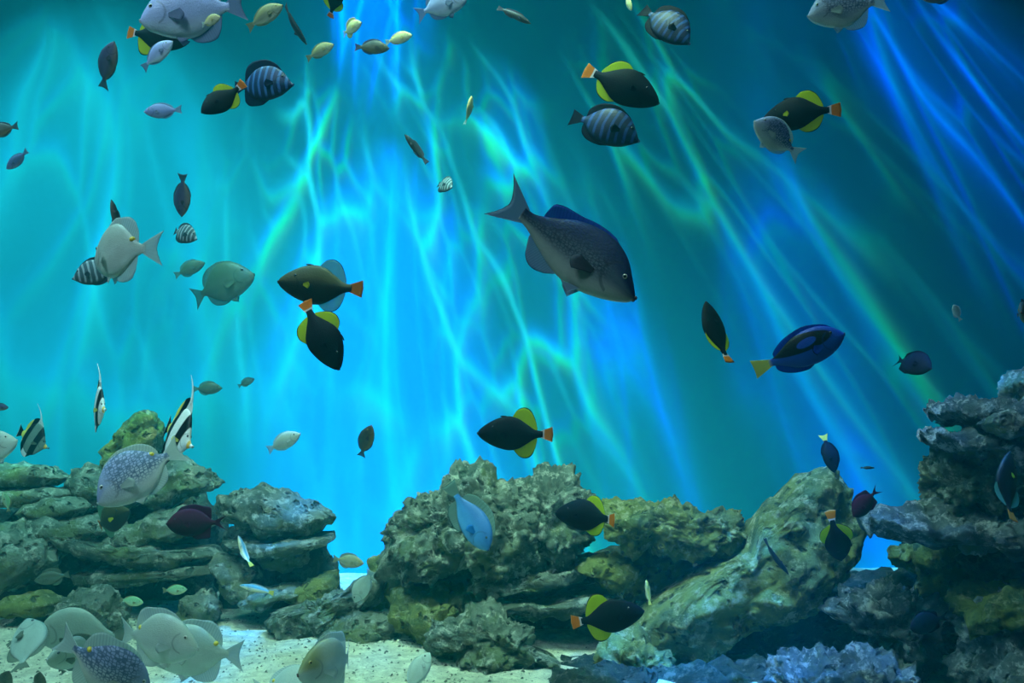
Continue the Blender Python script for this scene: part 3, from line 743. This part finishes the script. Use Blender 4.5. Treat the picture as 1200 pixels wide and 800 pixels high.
def cr(p, t):
    """smooth curve through a list of equal length tuples, t from 0 to 1"""
    n = len(p) - 1
    f = min(max(t, 0), 1) * n
    i = min(int(f), n - 1)
    f -= i
    a, b, c, d = p[max(i - 1, 0)], p[i], p[i + 1], p[min(i + 2, n)]
    return tuple(0.5 * ((2 * q) + (-o + r) * f + (2 * o - 5 * q + 4 * r - s) * f * f + (-o + 3 * q - 3 * r + s) * f ** 3) for o, q, r, s in zip(a, b, c, d))


def outline_at(prof, d):
    for i in range(len(prof) - 1):
        if prof[i][0] <= d <= prof[i + 1][0]:
            f = (d - prof[i][0]) / (prof[i + 1][0] - prof[i][0])
            return cr(prof, (i + f) / (len(prof) - 1))
    return prof[-1]


def bend_y(x, bend):
    k = max(0.0, 0.15 - x)
    return bend * k * k


def body_mesh(prof, bend):
    NS, NR = 34, 20
    vs, fs, uvs = [], [], []
    for i in range(NS + 1):
        tt = (i / NS) ** 1.25
        d, zt, zb, w_ = cr(prof, tt)
        x = 0.5 - d
        m_, h = (zt + zb) / 2, max((zt - zb) / 2, 0.004)
        w_ = max(w_, 0.004)
        for j in range(NR):
            a = 2 * math.pi * j / NR
            ca, sa = math.cos(a), math.sin(a)
            y = w_ * math.copysign(abs(ca) ** 0.85, ca) * (1 - 0.18 * abs(sa))
            z = m_ + h * sa
            vs.append((x, y + bend_y(x, bend), z))
            uvs.append((i / NS, 0.5 + 0.5 * sa))
    for i in range(NS):
        for j in range(NR):
            a, b = i * NR + j, i * NR + (j + 1) % NR
            fs.append((a, a + NR, b + NR, b))
    for end, x in ((0, 0.5 - prof[0][0] + 0.004), (NS, 0.5 - prof[-1][0] - 0.004)):
        c = len(vs)
        z = sum(vs[end * NR + j][2] for j in range(NR)) / NR
        vs.append((x, bend_y(x, bend), z))
        uvs.append((end / NS, 0.5))
        for j in range(NR):
            a, b = end * NR + j, end * NR + (j + 1) % NR
            fs.append((a, b, c) if end == 0 else (b, a, c))
    return vs, fs, uvs


def fin_mesh(base, tip, bend=0.0, nu=20, nv=5, th=0.007, wave=0.004, ysplay=None):
    """a two sided webbed fin between two lists of (x, z); its rays ripple it a little"""
    vs, fs, uvs = [], [], []
    for side in (1, -1):
        for i in range(nu + 1):
            u = i / nu
            b = cr(base, u)
            t_ = cr(tip, u)
            for j in range(nv + 1):
                v = j / nv
                x, z = b[0] + (t_[0] - b[0]) * v, b[1] + (t_[1] - b[1]) * v
                thick = th * (1 - 0.8 * v) * 0.5
                y = side * thick + wave * v * math.sin(i * 2.2) * 0.6
                if ysplay:
                    y += ysplay * v * (1 - 0.25 * v)
                vs.append((x, y + bend_y(x, bend), z))
                uvs.append((u, v))
    n1 = (nu + 1) * (nv + 1)
    for s in (0, 1):
        for i in range(nu):
            for j in range(nv):
                a = s * n1 + i * (nv + 1) + j
                q = (a, a + 1, a + nv + 2, a + nv + 1)
                fs.append(q if s == 0 else q[::-1])
    for i in range(nu):
        a = i * (nv + 1) + nv
        fs.append((a, a + n1, a + n1 + nv + 1, a + nv + 1))
    for i in (0, nu):
        for j in range(nv):
            a = i * (nv + 1) + j
            fs.append((a, a + 1, a + 1 + n1, a + n1))
    return vs, fs, uvs


def ball(cx, cy, cz, r, ry, nu=12, nv=8):
    vs, fs = [], []
    for i in range(nv + 1):
        p = math.pi * i / nv
        for j in range(nu):
            a = 2 * math.pi * j / nu
            vs.append((cx + r * math.sin(p) * math.cos(a), cy + ry * math.cos(p), cz + r * math.sin(p) * math.sin(a)))
    for i in range(nv):
        for j in range(nu):
            a, b = i * nu + j, i * nu + (j + 1) % nu
            fs.append((a, b, b + nu, a + nu))
    return vs, fs


_CACHE = {}


def fish_meshes(shape, bend, spread):
    key = (shape, round(bend, 2), round(spread, 2))
    if key in _CACHE:
        return _CACHE[key]
    sh = SHAPES[shape]
    P = sh['prof']
    out = {'body': body_mesh(P, bend)}

    def stand(pairs, sgn):
        base, tip = [], []
        for d, h in pairs:
            o = outline_at(P, d)
            z = o[1] if sgn > 0 else o[2]
            base.append((0.5 - d, z - sgn * 0.012))
            tip.append((0.5 - d - h * 0.45, z + sgn * (h * spread + 0.002)))
        return base, tip
    out['dorsal_fin'] = fin_mesh(*stand(sh['dorsal'], 1), bend)
    out['anal_fin'] = fin_mesh(*stand(sh['anal'], -1), bend)
    d0, hr, hf, fork, _ = sh['tail']
    zc = (P[-1][1] + P[-1][2]) / 2
    base, tip = [], []
    for k in range(9):
        s = -1 + 2 * k / 8
        base.append((0.5 - d0 + 0.012 * (1 - abs(s)), zc + hr * 0.9 * s))
        tip.append((-0.5 + fork * (1 - abs(s) ** 1.5) + 0.012 * abs(s) * (1 if fork < 0.05 else 0), zc + hf * s))
    out['tail_fin'] = fin_mesh(base, tip, bend, th=0.016)
    d, z, ln, hh = sh['pec']
    w_ = outline_at(P, d)[3] * 0.93
    base = [(0.5 - d, z + hh * 0.35 - hh * 0.7 * k / 5) for k in range(6)]
    tip = [(0.5 - d - ln * (0.75 + 0.25 * math.sin(math.pi * k / 5)), z + hh * 0.9 - hh * 2.3 * k / 5) for k in range(6)]
    for sgn in (1, -1):
        v_, f_, u_ = fin_mesh(base, tip, 0.0, 10, 4, 0.006, 0.002, sgn * 0.05)
        out['pectoral_fin%d' % sgn] = ([(a, b + sgn * w_, c) for a, b, c in v_], f_, u_)
    if sh.get('pelvic'):
        o = outline_at(P, .34)
        for sgn in (1, -1):
            b_ = [(0.5 - .31 - .05 * k / 4, outline_at(P, .31 + .05 * k / 4)[2] + 0.01) for k in range(5)]
            t_ = [(0.5 - .36 - .07 * k / 4, outline_at(P, .36 + .07 * k / 4)[2] - 0.055 + 0.045 * k / 4) for k in range(5)]
            v_, f_, u_ = fin_mesh(b_, t_, 0.0, 8, 3, 0.006, 0.001, sgn * 0.02)
            out['pelvic_fin%d' % sgn] = ([(a, b + sgn * 0.02, c) for a, b, c in v_], f_, u_)
    d, z, r = sh['eye']
    o = outline_at(P, d)
    hh = (o[1] - o[2]) / 2
    rel = max(-0.97, min(0.97, (z - (o[1] + o[2]) / 2) / hh))
    ca = math.sqrt(1 - rel * rel)
    wy = o[3] * ca ** 0.85 * (1 - 0.18 * abs(rel))
    for sgn in (1, -1):
        out['eye%d' % sgn] = (*ball(0.5 - d, sgn * (wy - 0.001), z, r, r * 0.55), None)
        out['pupil%d' % sgn] = (*ball(0.5 - d, sgn * (wy + r * 0.26), z, r * 0.62, r * 0.36), None)
    o = P[0]
    zm = (o[1] + o[2]) / 2
    lv, lf = [], []
    v_, f_ = ball(0.5 + 0.002, 0, zm + 0.007, 0.013, 0.016, 8, 6)
    lv += v_; lf += f_
    v_, f_ = ball(0.5 - 0.002, 0, zm - 0.010, 0.012, 0.015, 8, 6)
    lf += [tuple(i + len(lv) for i in q) for q in f_]; lv += v_
    out['mouth'] = (lv, lf, None)
    if sh.get('spot'):
        d, z = sh['spot']
        out['yellow_spot'] = (*ball(0.5 - d, bend_y(0.5 - d, bend), z, 0.03, outline_at(P, d)[3] * 0.92), None)
    if sh.get('streamer'):
        vs, fs = [], []
        for i in range(13):
            q = i / 12
            x, z = 0.075 - 0.06 * q - 0.20 * q * q, outline_at(P, .36)[1] + .17 * spread - .05 + .34 * q
            r = 0.022 * (1 - q) + 0.006
            for j in range(6):
                a = j * math.pi / 3
                vs.append((x + r * math.cos(a), r * 0.6 * math.sin(a), z))
        for i in range(12):
            for j in range(6):
                a, b = i * 6 + j, i * 6 + (j + 1) % 6
                fs.append((a, b, b + 6, a + 6))
        out['dorsal_streamer'] = (vs, fs, None)
    if sh.get('spine'):
        o = outline_at(P, .30)
        out['dorsal_spine'] = (*ball(0.5 - .34, 0, outline_at(P, .34)[1] + 0.002, 0.05, 0.008, 8, 6), None)
        v_ = [(a, b, outline_at(P, .34)[1] + 0.004 + (c - outline_at(P, .34)[1] - 0.002) * 0.22) for a, b, c in out['dorsal_spine'][0]]
        out['dorsal_spine'] = (v_, out['dorsal_spine'][1], None)
    res = {}
    for k, (v_, f_, u_) in out.items():
        res[k] = (v_, f_, u_)
    _CACHE[key] = res
    return res


_ME = {}


def part(key, pname, kindkey, mat, data, parent, **props):
    mk = (key, pname, mat.name)
    nm = pname.rstrip('-1')
    if mk not in _ME:
        v_, f_, u_ = data
        _ME[mk] = mesh(nm, v_, f_, True, u_)
    return link(nm, _ME[mk], mat, parent, **props)


def fish(kind, label, px, py, L, D, face, tilt=0.0, yaw=0.0, roll=0.0, bend=0.3, spread=1.0, group=None, small=False, name='fish', cat='fish'):
    """px, py: where its middle is seen at distance D; L: its length as seen square on at that distance; face R or L; tilt: nose up; yaw: nose towards the viewer"""
    shape, sk, fd, fa, ft, fp, iris, lip = KINDS[kind]
    root = bpy.data.objects.new(name, None)
    COL.objects.link(root)
    root.empty_display_size = 0.05
    root.location = at(px, py, D)
    s = L / FOC * D
    if face == 'R':
        m = Matrix.Rotation(R(-tilt), 4, 'Y') @ Matrix.Rotation(R(-yaw), 4, 'Z') @ Matrix.Rotation(R(roll), 4, 'X')
    else:
        m = Matrix.Rotation(R(tilt), 4, 'Y') @ Matrix.Rotation(R(180 + yaw), 4, 'Z') @ Matrix.Rotation(R(roll), 4, 'X')
    root.rotation_euler = m.to_euler()
    root.scale = (s, s, s)
    root['label'] = label
    root['category'] = cat
    if group:
        root['group'] = group
    M = fish_meshes(shape, bend, spread)
    key = (shape, round(bend, 2), round(spread, 2))
    part(key, 'body', kind, SK[sk], M['body'], root)
    part(key, 'dorsal_fin', kind, FM[fd], M['dorsal_fin'], root)
    part(key, 'anal_fin', kind, FM[fa], M['anal_fin'], root)
    part(key, 'tail_fin', kind, FM[ft], M['tail_fin'], root)
    if 'dorsal_streamer' in M:
        part(key, 'dorsal_streamer', kind, FM['white'], M['dorsal_streamer'], root)
    for sgn in (1, -1):
        part(key, 'pectoral_fin%d' % sgn, kind, FM[fp], M['pectoral_fin%d' % sgn], root)
        if 'pelvic_fin1' in M:
            part(key, 'pelvic_fin%d' % sgn, kind, FM[fa], M['pelvic_fin%d' % sgn], root)
        e = part(key, 'eye%d' % sgn, kind, iris, M['eye%d' % sgn], root)
        if not small:
            part(key, 'pupil%d' % sgn, kind, PUP, M['pupil%d' % sgn], e)
    if not small:
        part(key, 'mouth', kind, LIP[lip], M['mouth'], root)
        if 'dorsal_spine' in M:
            part(key, 'dorsal_spine', kind, SK[sk], M['dorsal_spine'], root)
        if 'yellow_spot' in M and kind in ('silver', 'net'):
            part(key, 'yellow_spot', kind, FM['gold'], M['yellow_spot'], root, label='yellow spot at the back fin')
    return root


GT, GZ, GR, GS = 'triggerfish with yellow fins', 'striped tangs', 'rabbitfish', 'small reef fish in the open water'
# --- triggerfish
fish('trigger', 'black triggerfish with orange tail, above a striped blue tang in the upper right', 728, 99, 98, 3.4, 'R', -28, 4, spread=0.75, group=GT)
fish('olive', 'olive brown triggerfish swimming level, with clear green fins, left of the middle', 377, 335, 102, 3.3, 'L', 6, 0, spread=1.15, group=GT)
fish('trigger', 'black triggerfish diving head down with bright orange tail on top', 376, 392, 92, 3.25, 'R', -62, 0, group=GT)
fish('trigger', 'black triggerfish with open yellow fins hovering above the huge central boulder', 604, 508, 88, 3.6, 'L', 1, 0, spread=1.5, group=GT)
fish('trigger', 'dark triggerfish with folded tail between the central boulder and the log shaped rock', 690, 604, 82, 4.0, 'L', 3, -20, bend=1.1, group=GT)
fish('trigger', 'black triggerfish with orange and white tail in front of the dark hollow', 712, 723, 86, 3.9, 'R', 10, 0, bend=0.2, spread=1.4, group=GT)
fish('trigger', 'dark triggerfish hanging head down in front of the long wide slab', 981, 634, 66, 4.0, 'R', -66, -35, 18, bend=0.7, group=GT)
fish('olive', 'dark green triggerfish climbing beside the right rock stack, tail below', 1178, 570, 84, 3.5, 'L', 104, -12, 30, bend=0.5, spread=1.2, group=GT)
fish('trigger', 'dark triggerfish swimming straight up, right of the big chub', 838, 391, 80, 3.4, 'L', 77, -12, 40, bend=0.3, spread=0.5, group=GT)
fish('trigger_y', 'black triggerfish with one green fin showing, behind a speckled rabbitfish at upper right', 937, 132, 88, 3.3, 'L', -4, -30, 5, bend=-0.5, group=GT)
fish('trigger', 'triggerfish half hidden behind the large lavender fish at the top edge', 183, 42, 76, 3.5, 'R', -12, 0, spread=1.5, group=GT)
fish('trigger', 'dark triggerfish diving left under a striped tang in the upper left', 261, 117, 62, 3.15, 'L', -42, 25, 0, bend=0.4, group=GT)
fish('trigger', 'dark triggerfish mostly cut off by the top edge near the middle', 392, -1, 46, 3.6, 'R', 62, 30, group=GT)
fish('olive', 'hazy triggerfish with orange tail, hidden against the slabs of the left pile', 127, 609, 72, 5.3, 'R', 22, 25, 0, bend=0.6, spread=1.2, group=GT)
# --- striped tangs
fish('zebra', 'large striped tang with tall dark fin, upper left, facing right', 305, 98, 84, 3.3, 'R', -2, 14, bend=0.4, group=GZ)
fish('zebra_shaded', 'striped blue tang just below the black triggerfish in the upper right', 708, 146, 92, 3.5, 'R', -24, 10, spread=0.45, bend=0.5, group=GZ)
fish('zebra_shaded', 'striped dark tang diving in from the top edge, right of the middle', 780, 27, 82, 3.6, 'R', -44, 18, spread=0.5, bend=0.3, group=GZ)
fish('zebra_grey', 'small grey striped tang near the dark oval fish in the left open water', 214, 273, 46, 3.9, 'R', -20, 22, spread=0.4, bend=0.6, group=GZ)
fish('zebra_grey', 'dark striped tang partly hidden below the pale silver rabbitfish', 114, 318, 60, 3.7, 'L', -12, 0, spread=0.5, group=GZ)
fish('zebra_grey', 'tiny round striped tang turned to the viewer, upper middle', 520, 216, 40, 4.3, 'R', -28, 50, spread=0.4, group=GZ)
# --- chub and rabbitfish
fish('chub', 'big dark backed chub with forked tail in the middle of the open water', 668, 293, 192, 2.7, 'R', -33, 12, -8, bend=-0.55, group='chubs')
fish('lavender', 'large lavender blue fish cut off by the top edge at upper left', 228, 13, 124, 2.9, 'L', -6, 8, group=GR)
fish('net', 'speckled rabbitfish half cut off by the top edge at upper right', 992, 8, 92, 3.1, 'L', -6, 0, group=GR)
fish('net', 'speckled rabbitfish with pale belly beside a black triggerfish at upper right', 911, 161, 70, 3.0, 'L', 36, 20, spread=0.25, group=GR)
fish('silver', 'pale silver rabbitfish with blue tail in the left open water', 139, 293, 122, 2.9, 'L', 2, -46, 0, bend=-0.5, spread=1.0, group=GR)
fish('net', 'netted silver rabbitfish nosing down in front of the left rock pile', 163, 552, 114, 3.3, 'L', -33, 18, 0, spread=0.5, bend=-0.3, group=GR)
fish('silver', 'silver rabbitfish low over the sand facing right, yellow spot on its back', 182, 747, 112, 3.35, 'R', -2, 14, group=GR)
fish('silver', 'silver rabbitfish low over the sand facing left behind another one', 232, 762, 116, 3.7, 'L', 3, 0, group=GR)
fish('net', 'netted rabbitfish with blue back and yellow spot at the bottom edge', 122, 782, 122, 3.0, 'R', -28, -20, 10, bend=0.6, spread=1.1, group=GR)
fish('olive_head', 'olive headed rabbitfish facing the viewer at the bottom edge', 394, 776, 112, 3.2, 'L', 6, 50, 8, bend=-0.9, group=GR)
fish('ghost', 'ghostly pale rabbitfish standing nose up at the bottom left', 33, 757, 88, 3.9, 'L', 70, -48, spread=0.6, group=GR)
fish('ghost', 'ghostly pale rabbitfish facing the viewer left of the blue backed one', 88, 764, 80, 3.9, 'L', 20, 68, spread=0.7, group=GR)
fish('ghost', 'ghostly pale rabbitfish lying low behind the others at bottom left', 100, 740, 116, 4.3, 'L', 3, 0, -14, spread=0.35, group=GR)
fish('silver_oval', 'pale fish with rounded back above the sand at the foot of the central mass', 489, 788, 58, 3.9, 'R', 58, -35, spread=0.4, group=GR)
fish('silver', 'pale back of a rabbitfish just showing at the bottom edge', 338, 804, 92, 3.7, 'R', 4, 0, -25, spread=0.2, group=GR)
fish('haze', 'hazy grey green rabbitfish far off, left of the olive triggerfish', 258, 333, 86, 7.0, 'R', 22, 10, spread=0.5, group=GR)
fish('silver', 'pale grey fish cut off at the left frame edge above the slabs', -16, 526, 74, 4.2, 'R', 24, 0, spread=0.9, group=GR)
# --- idols
fish('idol', 'black and white banded idol fish with long streamer, over the left pile', 206, 507, 88, 3.5, 'R', -22, 42, 0, bend=0.3, spread=0.9, group='banded idol fish')
fish('idol', 'yellow and black idol fish seen nearly head on, above the left pile', 114, 476, 66, 4.3, 'R', -4, 52, 0, spread=0.8, group='banded idol fish')
fish('idol_hazed', 'hazy idol fish near the left frame edge', 37, 513, 54, 5.6, 'R', -22, 15, spread=0.6, group='banded idol fish')
fish('haze_oval', 'hazy striped angelfish in the shade above the sand at far left', 62, 676, 40, 5.5, 'L', -10, 15, spread=1.6, group='banded idol fish')
# --- blue, dark and maroon
fish('blue', 'royal blue tang with black palette mark and yellow tail at right', 936, 412, 110, 3.3, 'R', 23, 8, bend=0.5, group='blue fish')
fish('powder', 'powder blue surgeonfish diving in front of the huge central boulder', 551, 605, 94, 4.3, 'R', -58, 25, 12, bend=-0.3, spread=2.2, group='blue fish')
fish('maroon', 'maroon tang with crescent tail in front of the left rock slabs', 231, 612, 68, 4.2, 'L', 1, 22, spread=1.3, group='dark tangs')
fish('night', 'dark blue tang turned to the viewer in open water at right', 1067, 424, 60, 3.8, 'R', -30, 55, 0, spread=0.5, bend=0.5, group='dark tangs')
fish('maroon', 'small dark maroon tang diving just above the right ledge', 1014, 588, 46, 4.1, 'L', -46, 10, spread=0.9, group='dark tangs')
fish('night_y', 'small dark fish with yellow tail hanging above the long wide slab', 972, 530, 48, 4.3, 'R', -78, 12, spread=0.5, group='dark tangs')
fish('night', 'dark fish in front of the lumpy blue lit boulder', 1088, 728, 52, 4.0, 'L', -14, 15, spread=0.6, group='dark tangs')
fish('brown', 'dark brown fish cut off by the right frame edge', 1200, 366, 66, 3.1, 'L', -8, 58, group='dark tangs')
fish('dusk', 'dark oval fish with yellow tail hanging nose down in the left open water', 214, 228, 50, 3.8, 'L', -82, -12, spread=0.4, group='dark tangs')
fish('brown', 'sliver of a dark fish at the top edge near the right corner', 1100, -5, 46, 3.7, 'L', 0, 0, group='dark tangs')
# --- small reef fish, upper left
fish('dusk', 'dusky fish rising nose up near the upper left corner', 125, 77, 58, 3.4, 'R', 64, 20, spread=0.3, group=GS)
fish('lav_oval', 'lavender fish just under the large lavender fish', 183, 64, 50, 3.3, 'R', 36, 8, spread=0.4, group=GS)
fish('violet', 'plain lavender fish facing left, left of the dark diving triggerfish', 192, 130, 44, 3.8, 'L', -4, 8, spread=0.6, group=GS)
fish('brown', 'brown fish cut off by the left frame edge', 3, 152, 44, 3.9, 'L', -10, 0, spread=0.5, group=GS)
fish('violet', 'small blue violet fish near the left frame edge below a brown one', 21, 187, 34, 4.0, 'L', -38, 0, spread=0.4, group=GS)
fish('cream', 'small cream fish in front of the large lavender fish', 246, 24, 32, 2.75, 'R', 6, 25, spread=0.4, group=GS)
fish('tan', 'olive tan fish facing right at the top edge', 309, 19, 52, 3.5, 'R', 26, 10, spread=0.4, group=GS)
fish('slate', 'slender slate fish pointing down beside the olive tan fish', 344, 29, 54, 3.6, 'R', -56, 0, 60, group=GS)
fish('tan', 'brownish fish alone below the slender slate fish', 374, 60, 38, 3.9, 'R', 22, 10, spread=0.6, group=GS)
fish('cream', 'spiny cream fish with raised fin, first of three near the top', 411, 33, 38, 3.9, 'R', 8, 40, 0, spread=2.0, group=GS)
fish('brown', 'dark brown fish touching noses with a cream one near the top', 435, 55, 42, 3.8, 'R', -4, 0, spread=0.7, group=GS)
fish('cream', 'plump cream fish ahead of the dark brown one near the top', 466, 45, 36, 3.8, 'R', 8, 15, spread=0.4, group=GS)
fish('lavender', 'pale lavender fish cut off by the top edge in the middle', 516, 5, 62, 3.6, 'R', 20, 0, spread=0.5, group=GS)
fish('slate', 'slender dark blue fish pointing down at the top edge', 602, 17, 44, 3.8, 'R', -28, 0, group=GS)
fish('slate', 'slender slate fish nose up in the upper middle', 488, 175, 42, 4.2, 'L', 52, 10, spread=1.2, group=GS)
fish('cream', 'tiny cream fish seen end on above the big chub', 550, 130, 34, 4.4, 'R', 80, 20, 70, spread=0.3, small=True, group=GS)
fish('cream', 'tiny pale fish at the top edge left of the diving striped tang', 736, 2, 24, 4.4, 'R', -70, 10, 60, spread=0.3, small=True, group=GS)
fish('slate', 'thin dark blue fish rising behind the pale silver rabbitfish', 136, 258, 48, 3.3, 'L', 78, 0, 40, group=GS)
# --- small fish, far and low
fish('haze_oval', 'small hazy fish close behind the far grey green rabbitfish', 221, 315, 40, 7.0, 'R', 22, 0, group=GS)
fish('haze_oval', 'small hazy brown fish far off above the second pile', 242, 455, 36, 7.0, 'R', 2, 0, group=GS)
fish('haze_oval', 'tiny hazy fish furthest right of the far ones above the second pile', 288, 448, 22, 7.2, 'R', 25, 0, small=True, group=GS)
fish('silver_oval', 'silver fish facing right in the open water above the second pile', 331, 518, 48, 4.4, 'R', 26, 10, spread=0.5, group=GS)
fish('brown', 'dark oval fish standing nose up above the gap between the piles', 428, 518, 46, 4.3, 'R', 68, 22, spread=0.4, group=GS)
fish('wrasse', 'small curved pale wrasse with yellow tail before the second pile', 285, 646, 38, 4.7, 'L', 74, 0, 30, bend=1.4, group=GS)
fish('tan', 'small tan fish in the blue gap beside the second pile', 407, 657, 40, 5.3, 'R', -6, 10, group=GS)
fish('silver_oval', 'grey fish tilted nose down over the slanting slab', 426, 685, 50, 5.0, 'L', -60, -15, spread=0.5, group=GS)
fish('slate', 'thin grey fish lying slantwise over the long wide slab', 908, 653, 50, 4.5, 'R', -50, 0, 70, group=GS)
fish('silver_oval', 'tiny pale fish alone in the open water at right', 1121, 366, 24, 4.2, 'L', 55, 30, small=True, group=GS)
fish('slate', 'tiny blue fish above the right ledge', 1017, 548, 16, 6.0, 'R', 0, 0, small=True, group=GS)
fish('greenish', 'pale green fish facing right above the silver rabbitfish', 153, 704, 30, 5.3, 'R', -6, 0, spread=0.5, group=GS)
fish('greenish', 'pale green fish at the foot of the left pile, before the knobbly stone', 204, 691, 30, 5.3, 'R', 4, 0, spread=0.5, group=GS)
fish('wrasse', 'slim blue green wrasse under the thin curled slab', 302, 690, 42, 5.3, 'L', 12, 0, group=GS)
fish('yellow', 'small yellow wrasse hanging in the shade below the log shaped rock', 759, 694, 30, 4.7, 'L', 84, 0, 20, small=True, group=GS)
fish('greenish', 'pale round fish at the left frame edge over the rounded boulder', 8, 588, 24, 5.2, 'L', 78, 10, small=True, group=GS)
fish('dusk', 'small dark fish at the left frame edge above the idol fish', 0, 477, 20, 5.4, 'R', 0, 0, small=True, group=GS)
fish('haze_oval', 'small olive fish nose up at the bottom left corner', 47, 801, 38, 3.6, 'R', 76, 30, spread=0.3, group=GS)
fish('haze_oval', 'small brown fish at the very bottom left corner', 6, 800, 44, 3.5, 'R', 60, 30, spread=0.3, group=GS)
